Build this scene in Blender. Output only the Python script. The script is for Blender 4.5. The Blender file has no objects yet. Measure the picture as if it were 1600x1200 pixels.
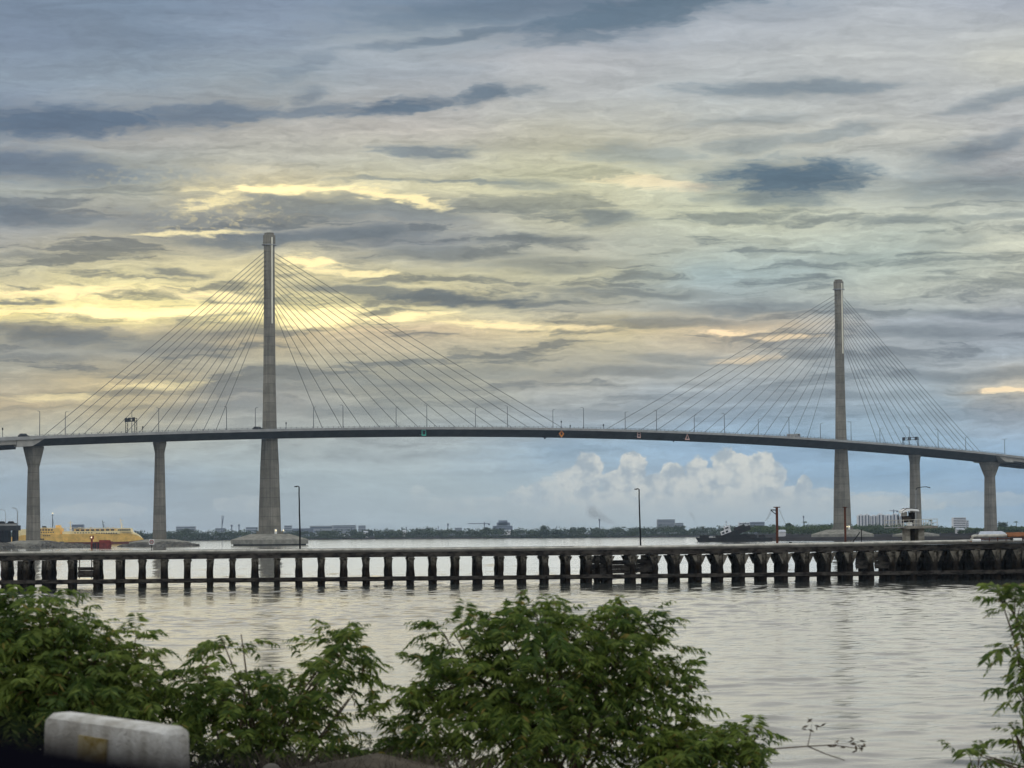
import bpy, bmesh, math, random
import numpy as np
from mathutils import Vector, Matrix
R = math.radians
rnd = random.Random(11)
nprng = np.random.default_rng(5)
scene = bpy.context.scene
C = scene.collection

# ------------------------------------------------------------------ camera
FPX = 3827.0            # focal length in pixels of the 1600 px wide photograph
EYE = 5.0               # eye height over the water
PITCH = math.atan(232 / FPX)
ROLL = R(0.45)
cF = Vector((0, math.cos(PITCH), math.sin(PITCH)))
_u0 = Vector((0, -math.sin(PITCH), math.cos(PITCH)))
_r0 = Vector((1, 0, 0))
cU = _u0 * math.cos(ROLL) + _r0 * math.sin(ROLL)
cR = _r0 * math.cos(ROLL) - _u0 * math.sin(ROLL)
cam_d = bpy.data.cameras.new("camera")
cam = bpy.data.objects.new("camera", cam_d)
C.objects.link(cam)
cam_d.sensor_width = 36
cam_d.lens = 36 * FPX / 1600
cam_d.clip_start = 0.05
cam_d.clip_end = 30000
m = Matrix.Identity(4)
for i in range(3):
    m[i][0], m[i][1], m[i][2] = cR[i], cU[i], -cF[i]
m[2][3] = EYE
cam.matrix_world = m
cam_d.dof.use_dof = True
cam_d.dof.focus_distance = 400
cam_d.dof.aperture_fstop = cam_d.lens / 13.0
scene.camera = cam
scene.view_settings.view_transform = 'Standard'
scene.view_settings.look = 'None'
scene.view_settings.exposure = 0.0
scene.view_settings.gamma = 1.0
scene.cycles.max_bounces = 8
scene.cycles.transparent_max_bounces = 8
scene.cycles.volume_bounces = 0


def ray(px, py):
    return cF * FPX + cR * (px - 800) + cU * (600 - py)


def P(px, py, Y):
    """point seen at a photograph pixel, at the distance Y it stands at"""
    d = ray(px, py)
    return Vector((d.x * Y / d.y, Y, EYE + d.z * Y / d.y))


def G(px, Y, z=0.0, py=840):
    """point at height z, distance Y"""
    p = P(px, py, Y)
    p.z = z
    return p


def lin(c):
    return tuple(((v / 255) / 12.92 if v / 255 <= 0.04045 else ((v / 255 + 0.055) / 1.055) ** 2.4) for v in c)


# ------------------------------------------------------------------ sun
SUN_AZ, SUN_EL = R(-16), R(14)
sd = bpy.data.lights.new("sun", 'SUN')
sd.energy = 0.40
sd.angle = R(57)
sd.color = (1.0, 0.91, 0.72)
so = bpy.data.objects.new("sun", sd)
C.objects.link(so)
so.location = (0, 0, 300)
tosun = Vector((math.sin(SUN_AZ) * math.cos(SUN_EL), math.cos(SUN_AZ) * math.cos(SUN_EL), math.sin(SUN_EL)))
so.rotation_euler = (-tosun).to_track_quat('-Z', 'Y').to_euler()

# ------------------------------------------------------------------ sky (world)
world = bpy.data.worlds.new("World")
scene.world = world
world.use_nodes = True
wt = world.node_tree
wt.nodes.clear()
WN, WL = wt.nodes, wt.links


class NT:
    """small helper for writing node trees"""
    def __init__(s, tree):
        s.t = tree

    def put(s, sock, v):
        if isinstance(v, bpy.types.NodeSocket):
            s.t.links.new(v, sock)
        else:
            sock.default_value = v

    def math(s, op, a, b=None, c=None, clamp=False):
        n = s.t.nodes.new('ShaderNodeMath')
        n.operation = op
        n.use_clamp = clamp
        s.put(n.inputs[0], a)
        if b is not None:
            s.put(n.inputs[1], b)
        if c is not None:
            s.put(n.inputs[2], c)
        return n.outputs[0]

    def vmath(s, op, a, b=None):
        n = s.t.nodes.new('ShaderNodeVectorMath')
        n.operation = op
        s.put(n.inputs[0], a)
        if b is not None:
            s.put(n.inputs[1], b)
        return n.outputs['Value'] if op in ('LENGTH', 'DOT_PRODUCT') else n.outputs[0]

    def comb(s, x, y, z=0.0):
        n = s.t.nodes.new('ShaderNodeCombineXYZ')
        for i, v in enumerate((x, y, z)):
            s.put(n.inputs[i], v)
        return n.outputs[0]

    def sep(s, v):
        n = s.t.nodes.new('ShaderNodeSeparateXYZ')
        s.put(n.inputs[0], v)
        return n.outputs

    def mr(s, v, a, b, c=0.0, d=1.0, mode='SMOOTHSTEP'):
        n = s.t.nodes.new('ShaderNodeMapRange')
        n.interpolation_type = mode
        s.put(n.inputs[0], v)
        for i, q in enumerate((a, b, c, d)):
            s.put(n.inputs[1 + i], q)
        return n.outputs[0]

    def noise(s, vec, scale=1.0, detail=4.0, rough=0.55, dist=0.0, dims='3D', color=False):
        n = s.t.nodes.new('ShaderNodeTexNoise')
        n.noise_dimensions = dims
        s.put(n.inputs['Vector'], vec)
        n.inputs['Scale'].default_value = scale
        n.inputs['Detail'].default_value = detail
        n.inputs['Roughness'].default_value = rough
        n.inputs['Distortion'].default_value = dist
        return n.outputs['Color' if color else 'Fac']

    def mix(s, f, a, b, mode='MIX'):
        n = s.t.nodes.new('ShaderNodeMix')
        n.data_type = 'RGBA'
        n.blend_type = mode
        s.put(n.inputs[0], f)
        for sock, v in ((n.inputs[6], a), (n.inputs[7], b)):
            if isinstance(v, (tuple, list)) and len(v) == 3:
                v = (*v, 1)
            s.put(sock, v)
        return n.outputs[2]

    def ramp(s, f, stops, interp='LINEAR'):
        n = s.t.nodes.new('ShaderNodeValToRGB')
        n.color_ramp.interpolation = interp
        e = n.color_ramp.elements
        while len(e) > 1:
            e.remove(e[-1])
        for i, (p, c) in enumerate(stops):
            el = e[0] if i == 0 else e.new(p)
            el.position = p
            el.color = (*c, 1)
        s.put(n.inputs[0], f)
        return n.outputs[0]

    def after(s, vec, prev):
        n = s.t.nodes.new('ShaderNodeVectorMath')
        n.operation = 'MULTIPLY_ADD'
        s.put(n.inputs[0], prev)
        n.inputs[1].default_value = (1e-7, 1e-7, 1e-7)
        s.put(n.inputs[2], vec)
        return n.outputs[0]

    def ell(s, vec, cx, cy, rx, ry, ang):
        n = s.t.nodes.new('ShaderNodeMapping')
        n.vector_type = 'TEXTURE'
        s.put(n.inputs['Vector'], vec)
        n.inputs['Location'].default_value = (cx, cy, 0)
        n.inputs['Rotation'].default_value = (0, 0, R(ang))
        n.inputs['Scale'].default_value = (rx, ry, 1)
        return s.vmath('LENGTH', n.outputs[0])


w = NT(wt)


def uv(px, py):
    """photograph pixel -> azimuth / elevation in units of 1.5 degrees"""
    d = ray(px, py).normalized()
    return (math.atan2(d.x, d.y) * 38.27 + 8.0, 8.32 - math.asin(d.z) * 38.27)


tc = WN.new('ShaderNodeTexCoord')
dx, dy, dz = w.sep(tc.outputs['Generated'])
az = w.math('ARCTAN2', dx, dy)
el = w.math('ARCSINE', dz)
U = w.math('MULTIPLY_ADD', az, 38.27, 8.0)
V = w.math('MULTIPLY_ADD', el, -38.27, 8.32)
uvv = w.comb(U, V)
# wind-drawn distortion of the cloud sheet
wn = w.sep(w.noise(w.comb(w.math('MULTIPLY', U, 0.45), w.math('MULTIPLY', V, 1.7)), 1.0, 4, 0.6, dims='2D', color=True))
wn2 = w.sep(w.noise(w.comb(w.math('MULTIPLY', U, 1.6), w.math('MULTIPLY', V, 7.0)), 1.0, 4, 0.65, dims='2D', color=True))
wu = w.math('ADD', U, w.math('ADD', w.math('MULTIPLY_ADD', wn[0], 1.6, -0.8), w.math('MULTIPLY_ADD', wn2[0], 0.7, -0.35)))
wv = w.math('ADD', V, w.math('ADD', w.math('MULTIPLY_ADD', wn[1], 0.34, -0.17), w.math('MULTIPLY_ADD', wn2[1], 0.14, -0.07)))
wuv = w.comb(wu, wv)
# the broad colours of the cloud deck: columns by azimuth, stops by elevation
TOP = [(-700, (176, 181, 188)), (-420, (184, 188, 192)), (-180, (168, 175, 186))]
COLS = {
    0: [(0, (130, 144, 163)), (60, (136, 148, 166)), (120, (150, 160, 173)), (160, (146, 156, 171)), (215, (158, 164, 170)), (250, (148, 156, 165)),
        (300, (160, 165, 162)), (340, (145, 152, 160)), (380, (165, 165, 160)), (425, (190, 186, 162)), (455, (221, 209, 166)), (485, (246, 230, 164)), (512, (201, 191, 160)),
        (540, (150, 153, 150)), (580, (165, 163, 150)), (630, (188, 174, 145)), (670, (172, 170, 155)), (705, (148, 158, 164)), (760, (143, 160, 172)), (832, (152, 164, 172))],
    200: [(0, (132, 146, 164)), (60, (137, 149, 165)), (120, (150, 159, 170)), (215, (172, 172, 170)), (250, (163, 167, 165)), (300, (172, 174, 164)),
          (340, (163, 163, 158)), (390, (180, 175, 155)), (430, (210, 202, 165)), (460, (236, 224, 169)), (490, (246, 232, 166)), (512, (201, 189, 157)), (550, (158, 158, 150)),
          (600, (188, 174, 140)), (640, (183, 173, 145)), (690, (163, 167, 160)), (740, (145, 160, 170)), (832, (151, 163, 172))],
    420: [(0, (144, 154, 171)), (60, (154, 162, 175)), (120, (165, 170, 176)), (200, (185, 183, 178)), (250, (184, 183, 173)), (290, (214, 203, 168)),
          (330, (178, 173, 155)), (370, (152, 156, 158)), (412, (212, 201, 162)), (450, (218, 207, 166)), (492, (246, 234, 172)), (522, (195, 180, 148)), (570, (172, 168, 150)),
          (620, (160, 160, 155)), (680, (160, 165, 162)), (740, (155, 167, 170)), (832, (151, 162, 170))],
    650: [(0, (140, 152, 168)), (50, (174, 177, 182)), (120, (178, 178, 182)), (200, (188, 184, 178)), (250, (190, 189, 175)), (300, (204, 199, 170)),
          (340, (170, 170, 165)), (380, (152, 156, 158)), (430, (196, 190, 160)), (490, (224, 213, 170)), (518, (211, 193, 162)), (560, (178, 174, 155)),
          (620, (168, 169, 158)), (680, (163, 171, 172)), (750, (160, 172, 175)), (832, (154, 166, 173))],
    900: [(0, (138, 150, 167)), (40, (148, 159, 173)), (90, (180, 182, 186)), (150, (182, 184, 184)), (220, (195, 192, 175)), (270, (208, 206, 178)),
          (330, (196, 194, 170)), (380, (180, 180, 168)), (430, (192, 189, 164)), (480, (178, 176, 163)), (512, (218, 204, 163)), (550, (182, 176, 155)),
          (600, (172, 172, 165)), (650, (163, 171, 176)), (700, (145, 167, 184)), (750, (160, 175, 183)), (800, (158, 171, 177)), (832, (154, 165, 171))],
    1150: [(0, (152, 162, 174)), (40, (176, 181, 188)), (90, (185, 188, 190)), (150, (181, 185, 186)), (210, (190, 190, 182)), (260, (190, 192, 180)),
           (330, (200, 202, 180)), (380, (185, 190, 178)), (430, (163, 177, 178)), (480, (165, 171, 170)), (515, (205, 188, 160)), (560, (172, 172, 166)),
           (620, (163, 173, 181)), (680, (140, 164, 184)), (720, (138, 163, 185)), (780, (160, 175, 184)), (832, (154, 167, 175))],
    1400: [(0, (180, 185, 192)), (90, (190, 192, 192)), (150, (185, 187, 187)), (210, (190, 190, 184)), (260, (185, 188, 184)), (340, (194, 197, 184)),
           (400, (178, 188, 181)), (450, (186, 190, 180)), (500, (163, 170, 176)), (550, (166, 172, 176)), (610, (160, 172, 180)), (680, (147, 168, 184)),
           (740, (138, 166, 189)), (790, (156, 173, 184)), (832, (150, 165, 175))],
    1600: [(0, (176, 181, 190)), (90, (200, 200, 193)), (150, (182, 184, 185)), (210, (182, 182, 182)), (260, (170, 172, 174)), (320, (184, 188, 181)),
           (380, (197, 198, 183)), (440, (190, 192, 180)), (490, (160, 165, 172)), (550, (160, 168, 175)), (607, (200, 190, 170)), (640, (165, 171, 177)),
           (700, (141, 162, 181)), (760, (139, 164, 187)), (832, (146, 161, 172))],
}
fac = w.math('DIVIDE', w.math('ADD', wv, 7.0), 15.6)
base = None
prev = None
for cx, st in COLS.items():
    stops = []
    top = TOP if cx > 700 else [(-700, (200, 190, 166)), (-420, (216, 203, 168)), (-180, (172, 176, 180))]
    for py, c in top + st:
        if cx < 700 and 0 <= py <= 160:
            c = (c[0] * .93, c[1] * .965, c[2] * .985)
        v = uv(cx, py)[1] if py >= 0 else py / 100.0
        stops.append((max(0, min(1, (v + 7.0) / 15.6)), lin(c)))
    if base is not None:
        fac = w.sep(w.after(fac, base))[0]
    r = w.ramp(fac, stops)
    if base is None:
        base = r
    else:
        base = w.mix(w.mr(wu, prev / 100, cx / 100), base, r)
    prev = cx
# streaks and ripples of the sheet
st1 = w.noise(w.comb(w.math('MULTIPLY', wu, 0.42), w.math('MULTIPLY', wv, 4.2)), 1.0, 6, 0.6, dims='2D')
st2 = w.noise(w.comb(w.math('MULTIPLY', wu, 1.5), w.math('MULTIPLY', wv, 5.0), 3.3), 1.0, 7, 0.62, 0.4)
st = w.math('ADD', w.math('MULTIPLY_ADD', st1, 0.62, -0.31), w.math('MULTIPLY_ADD', st2, 0.34, -0.17))
st3 = w.noise(w.comb(w.math('MULTIPLY', wu, 3.2), w.math('MULTIPLY', wv, 13.0), 8.1), 1.0, 5, 0.66, 0.3)
st = w.math('ADD', st, w.math('MULTIPLY_ADD', st3, 0.44, -0.22))
st = w.math('MULTIPLY', st, w.math('MULTIPLY', w.mr(V, 0.6, 3.0, 0.55, 1.15), w.mr(V, 7.9, 6.6, 0.35, 1.0)))
base = w.vmath('MULTIPLY', base, w.comb(*[w.math('ADD', g_, w.math('MULTIPLY', st, k)) for k, g_ in ((1.28, 0.985), (1.26, 0.995), (1.20, 0.990))]))
base = w.vmath('MULTIPLY', base, w.mr(V, 6.4, 7.3, 1.0, 1.22))
# dark stratus patches: centre, radii, tilt, weight
edge = w.math('ADD', w.math('ADD', w.math('MULTIPLY_ADD', st2, 1.7, -0.85), w.math('MULTIPLY_ADD', st1, 1.0, -0.5)), w.math('MULTIPLY_ADD', st3, 1.1, -0.55))


def patches(lst, vec, lo, hi, nz):
    out = None
    for cx, cy, rx, ry, an, am in lst:
        u, v = uv(cx, cy)
        if out is not None:            # evaluate the patches one after another (keeps the shader's stack small)
            vec = w.after(vec, out)
        d = w.math('SUBTRACT', nz, w.ell(vec, u, v, rx / 100, ry / 100, an))
        d = w.mr(d, lo, hi, 0.0, am)
        out = d if out is None else w.math('MAXIMUM', out, d)
    return out


DARK = [(90, 192, 270, 34, -2, .95), (330, 180, 170, 26, -2, .8), (500, 174, 120, 17, -3, .7), (470, 152, 40, 18, 0, .45), (620, 166, 110, 17, -8, .9), (745, 148, 75, 17, -9, .8), (815, 145, 50, 10, -4, .5),
        (50, 258, 190, 34, 5, .75), (780, 15, 300, 34, -3, .55), (1010, 14, 300, 44, -9, .8), (720, 55, 180, 12, -7, .6), (900, 62, 130, 16, -5, .6),
        (1238, 280, 165, 44, 1, 1.0), (1220, 312, 130, 18, 1, .7), (1250, 139, 190, 17, 0, .6), (1170, 186, 150, 13, -3, .3), (45, 332, 130, 22, 4, .8), (130, 340, 90, 12, -4, .7), (855, 374, 130, 11, 0, .7),
        (390, 374, 190, 15, -2, .75), (560, 368, 150, 20, -2, .75), (700, 395, 160, 14, 1, .5), (480, 322, 170, 28, 2, .65), (640, 330, 130, 22, 4, .55), (250, 345, 160, 25, 0, .4),
        (710, 466, 230, 13, 0, .95), (560, 454, 110, 14, 6, .8), (610, 440, 60, 8, 0, .6), (80, 522, 190, 22, 3, .85), (240, 540, 150, 18, 3, .5), (40, 558, 120, 10, 0, .5), (60, 400, 80, 8, 0, .5), (30, 467, 60, 5, 0, .8),
        (275, 428, 70, 6, 2, .7), (180, 398, 100, 5, 0, .4), (380, 600, 120, 24, -4, .55), (330, 640, 130, 16, -4, .5), (470, 600, 110, 20, 0, .4), (620, 600, 150, 18, 3, .45), (720, 580, 160, 12, 0, .4), (340, 520, 180, 16, -3, .5),
        (940, 338, 105, 18, 9, .65), (840, 290, 80, 14, 5, .4), (1400, 348, 100, 11, 0, .55), (985, 240, 130, 24, 2, .45), (1170, 225, 110, 16, -6, .4), (1300, 207, 110, 15, -8, .45),
        (1540, 232, 130, 26, -10, .55), (1560, 150, 80, 18, -10, .45), (1500, 290, 190, 34, 0, .5), (1550, 340, 90, 8, -5, .4), (1500, 378, 80, 12, -6, .3),
        (1030, 505, 200, 13, 1, .6), (970, 456, 170, 9, 3, .6), (850, 466, 90, 8, 0, .7), (870, 412, 160, 16, 0, .45), (1190, 482, 200, 14, -1, .55), (1110, 560, 190, 10, 2, .4), (960, 580, 200, 12, 0, .4),
        (1540, 490, 130, 12, 4, .55), (1450, 520, 150, 16, 0, .45), (1520, 583, 170, 13, 0, .5), (1350, 560, 120, 14, 0, .35), (680, 236, 100, 10, 1, .65), (760, 286, 150, 6, 1, .6), (600, 283, 90, 5, 2, .5),
        (200, 270, 150, 14, 0, .35), (480, 105, 90, 14, -20, .25), (1240, 620, 190, 10, 0, .35), (1000, 640, 200, 10, 0, .3), (560, 640, 160, 12, 0, .35), (1330, 398, 100, 10, -4, .25)]
dk = patches(DARK, w.after(wuv, base), -1.08, -0.30, w.math('MULTIPLY', edge, 0.66))
slate = w.mix(w.mr(U, 2.0, 11.0), lin((82, 107, 132)), lin((88, 112, 130)))
slate = w.mix(w.mr(V, 2.4, 4.2), slate, lin((94, 106, 115)))
thin = w.math('MULTIPLY', w.mr(st1, 0.49, 0.37), w.math('MULTIPLY', w.mr(V, 2.6, 3.6), w.mr(V, 6.8, 5.6)))
thin = w.math('MULTIPLY', thin, w.mr(U, 17.0, 3.0, 0.35, 0.6))
slate = w.vmath('MULTIPLY', slate, w.comb(*[w.math('ADD', 1.0, w.math('MULTIPLY', st, k)) for k in (0.7, 0.65, 0.55)]))
sky = w.mix(w.math('MAXIMUM', thin, w.math('MULTIPLY', dk, 0.95)), base, slate)
# lit edges and gaps where the sun stands behind the deck
LIT = [(430, 294, 130, 11, 0, .9), (620, 312, 110, 9, 8, .7), (200, 488, 260, 13, 1, .95), (120, 455, 150, 10, 0, .7), (330, 460, 120, 12, 2, .7), (480, 408, 70, 9, 2, .8), (560, 425, 110, 7, 5, .6),
       (500, 496, 110, 24, 0, 1.0), (380, 482, 110, 12, 0, .7), (640, 495, 130, 11, -2, .85), (760, 505, 100, 8, 0, .6), (1150, 522, 60, 6, 0, .7), (1240, 530, 70, 7, 3, .55), (1180, 560, 70, 8, 0, .4), (1560, 608, 70, 9, 0, .7), (330, 317, 60, 12, -20, .5),
       (300, 365, 100, 6, -2, .6), (260, 600, 120, 9, -5, .4), (90, 620, 120, 9, 0, .35), (880, 510, 80, 8, 0, .5), (1010, 285, 120, 14, 6, .35)]
lt = patches(LIT, w.after(wuv, sky), -1.05, -0.3, w.math('MULTIPLY', edge, 0.6))
gold = w.mix(w.mr(U, 7.0, 11.0), lin((255, 240, 186)), lin((250, 226, 186)))
sky = w.mix(w.math('MULTIPLY', lt, 0.95), sky, w.vmath('MULTIPLY', gold, (1.26, 1.25, 1.22)))
# mottled altocumulus left of the near tower
mot = w.noise(w.comb(w.math('MULTIPLY', U, 6.5), w.math('MULTIPLY', V, 13.0)), 1.0, 5, 0.6, 0.3)
mm = patches([(345, 338, 150, 42, -8, 1.0), (250, 275, 200, 18, 0, .5)], w.after(wuv, sky), -1.1, -0.2, 0.0)
sky = w.mix(w.math('MULTIPLY', mm, w.mr(mot, 0.5, 0.66, 0.0, 0.42)), sky, lin((222, 209, 164)))
sky = w.mix(w.math('MULTIPLY', mm, w.mr(mot, 0.52, 0.36, 0.0, 0.38)), sky, lin((138, 142, 142)))
# cumulus over the far shore
bil = w.noise(w.comb(w.math('MULTIPLY', U, 5.2), w.math('MULTIPLY', V, 5.6), 1.7), 1.0, 8, 0.66, 0.15)
CUM = [(921, 727, 24, 24, 0, 1), (908, 752, 40, 26, 0, .9), (880, 772, 70, 26, 0, .7), (988, 731, 26, 26, 0, 1), (973, 757, 40, 26, 0, .95), (1053, 747, 26, 24, 0, 1), (1030, 760, 40, 22, 0, 1), (1089, 739, 22, 26, 0, 1), (1105, 752, 40, 26, 0, 1),
       (1134, 724, 25, 27, 0, 1), (1163, 735, 34, 28, 0, 1), (1190, 730, 24, 26, 0, 1), (1205, 752, 26, 32, 0, .85), (1150, 763, 90, 34, 0, 1), (1257, 759, 14, 18, 0, .9), (1240, 772, 40, 15, 0, .85), (1060, 782, 230, 30, 0, .95), (860, 775, 70, 24, 0, .7), (1100, 800, 300, 26, 0, .8), (890, 752, 50, 18, 0, .5),
       (1330, 788, 170, 15, 0, .9), (1275, 778, 60, 18, 0, .8), (1180, 785, 120, 26, 0, .9), (1290, 783, 60, 12, 0, .8), (1375, 775, 40, 8, 0, .5), (1520, 780, 120, 13, 0, .45), (820, 792, 160, 20, 0, .5), (655, 772, 16, 14, 0, .3), (380, 788, 50, 14, 0, .4), (160, 797, 80, 12, 0, .45), (720, 790, 90, 16, 0, .35)]
cm = patches(CUM, w.after(uvv, sky), -1.0, -0.82, w.math('MULTIPLY_ADD', bil, 1.2, -0.6))
shade = w.noise(w.comb(w.math('MULTIPLY', U, 4.0), w.math('MULTIPLY_ADD', V, 4.6, 0.35), 1.7), 1.0, 6, 0.55)
ccol = w.mix(w.mr(shade, 0.36, 0.62), lin((168, 180, 187)), lin((212, 214, 208)))
ccol = w.mix(w.mr(V, 7.45, 8.15), ccol, lin((182, 191, 194)))
cm = w.math('MULTIPLY', cm, w.mr(V, 8.4, 7.8, 0.35, 1.0))
sky = w.mix(cm, sky, ccol)
# broken bright overcast above and behind the photograph's field of view
ov = w.noise(tc.outputs['Generated'], 3.2, 6, 0.6, 0.5)
ovc = w.mix(w.mr(ov, 0.35, 0.68), lin((176, 184, 196)), lin((255, 255, 250)))
ovc = w.vmath('MULTIPLY', ovc, (1.25, 1.25, 1.25))
outer = w.math('MAXIMUM', w.mr(V, -5.5, -14.0), w.mr(w.math('ABSOLUTE', az), 0.45, 0.95))
sky = w.mix(w.math('MULTIPLY', outer, 0.85), sky, ovc)
sky = w.vmath('MULTIPLY', w.vmath('POWER', sky, (1.17, 1.17, 1.17)), (1.13, 1.13, 1.13))
# clear air of the Sky Texture behind the deck
nis = WN.new('ShaderNodeTexSky')
nis.sky_type = 'NISHITA'
nis.sun_disc = False
nis.sun_elevation = SUN_EL
nis.sun_rotation = SUN_AZ
nis.air_density = 1.0
nis.dust_density = 1.5
deck = w.vmath('SCALE', sky)
deck.node.inputs['Scale'].default_value = 10.0
allsky = w.mix(0.008, deck, nis.outputs[0])
bg = WN.new('ShaderNodeBackground')
bg.inputs['Strength'].default_value = 0.1
WL.new(allsky, bg.inputs[0])
wo = WN.new('ShaderNodeOutputWorld')
WL.new(bg.outputs[0], wo.inputs[0])
world.cycles.sampling_method = 'MANUAL'
world.cycles.sample_map_resolution = 512


# ------------------------------------------------------------------ materials
def mat(name, col, rough=0.8, var=0.0, scale=1.0, metal=0.0, spec=0.3, col2=None, bump=0.0, bscale=None, stretch=(1, 1, 1), emit=None):
    mt = bpy.data.materials.new(name)
    mt.use_nodes = True
    t = NT(mt.node_tree)
    b = mt.node_tree.nodes['Principled BSDF']
    b.inputs['Roughness'].default_value = rough
    b.inputs['Metallic'].default_value = metal
    b.inputs['Specular IOR Level'].default_value = spec
    b.inputs['Base Color'].default_value = (*col, 1)
    if var or col2 or bump:
        geo = mt.node_tree.nodes.new('ShaderNodeNewGeometry')
        vec = t.vmath('MULTIPLY', geo.outputs['Position'], Vector(stretch))
        n = t.noise(vec, scale, 6, 0.62)
        c2 = col2 or tuple(max(0, c * (1 - var)) for c in col)
        c1 = col if col2 else tuple(c * (1 + var) for c in col)
        mt.node_tree.links.new(t.mix(t.mr(n, 0.34, 0.66), c1, c2), b.inputs['Base Color'])
        if bump:
            bn = mt.node_tree.nodes.new('ShaderNodeBump')
            bn.inputs['Strength'].default_value = bump
            bn.inputs['Distance'].default_value = 0.05
            mt.node_tree.links.new(t.noise(geo.outputs['Position'], bscale or scale * 4, 5, 0.6), bn.inputs['Height'])
            mt.node_tree.links.new(bn.outputs[0], b.inputs['Normal'])
    if emit:
        b.inputs['Emission Color'].default_value = (*emit[0], 1)
        b.inputs['Emission Strength'].default_value = emit[1]
    return mt


def concrete_mat(name, col, lift=4.0):
    """cast concrete: pour lifts, streaks down the face, patches"""
    mt = bpy.data.materials.new(name)
    mt.use_nodes = True
    t = NT(mt.node_tree)
    b = mt.node_tree.nodes['Principled BSDF']
    b.inputs['Roughness'].default_value = 0.85
    b.inputs['Specular IOR Level'].default_value = 0.2
    geo = mt.node_tree.nodes.new('ShaderNodeNewGeometry')
    x, y, z = t.sep(geo.outputs['Position'])
    idx = t.math('FLOOR', t.math('DIVIDE', z, lift))
    wnode = mt.node_tree.nodes.new('ShaderNodeTexWhiteNoise')
    wnode.noise_dimensions = '1D'
    mt.node_tree.links.new(idx, wnode.inputs['W'])
    fr = t.math('FRACT', t.math('DIVIDE', z, lift))
    joint = t.mr(t.math('ABSOLUTE', t.math('SUBTRACT', fr, 0.5)), 0.46, 0.485, 1.0, 0.62)
    streak = t.noise(t.comb(t.math('MULTIPLY', x, 1.3), t.math('MULTIPLY', y, 1.3), t.math('MULTIPLY', z, 0.06)), 1.0, 5, 0.6)
    patch = t.noise(geo.outputs['Position'], 0.22, 5, 0.6)
    k = t.math('MULTIPLY', joint, t.math('MULTIPLY_ADD', wnode.outputs['Value'], 0.26, 0.86))
    k = t.math('MULTIPLY', k, t.mr(streak, 0.3, 0.7, 1.16, 0.8))
    k = t.math('MULTIPLY', k, t.mr(patch, 0.3, 0.7, 1.15, 0.82))
    c = t.vmath('MULTIPLY', t.comb(k, k, k), Vector(col))
    mt.node_tree.links.new(c, b.inputs['Base Color'])
    return mt


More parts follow.
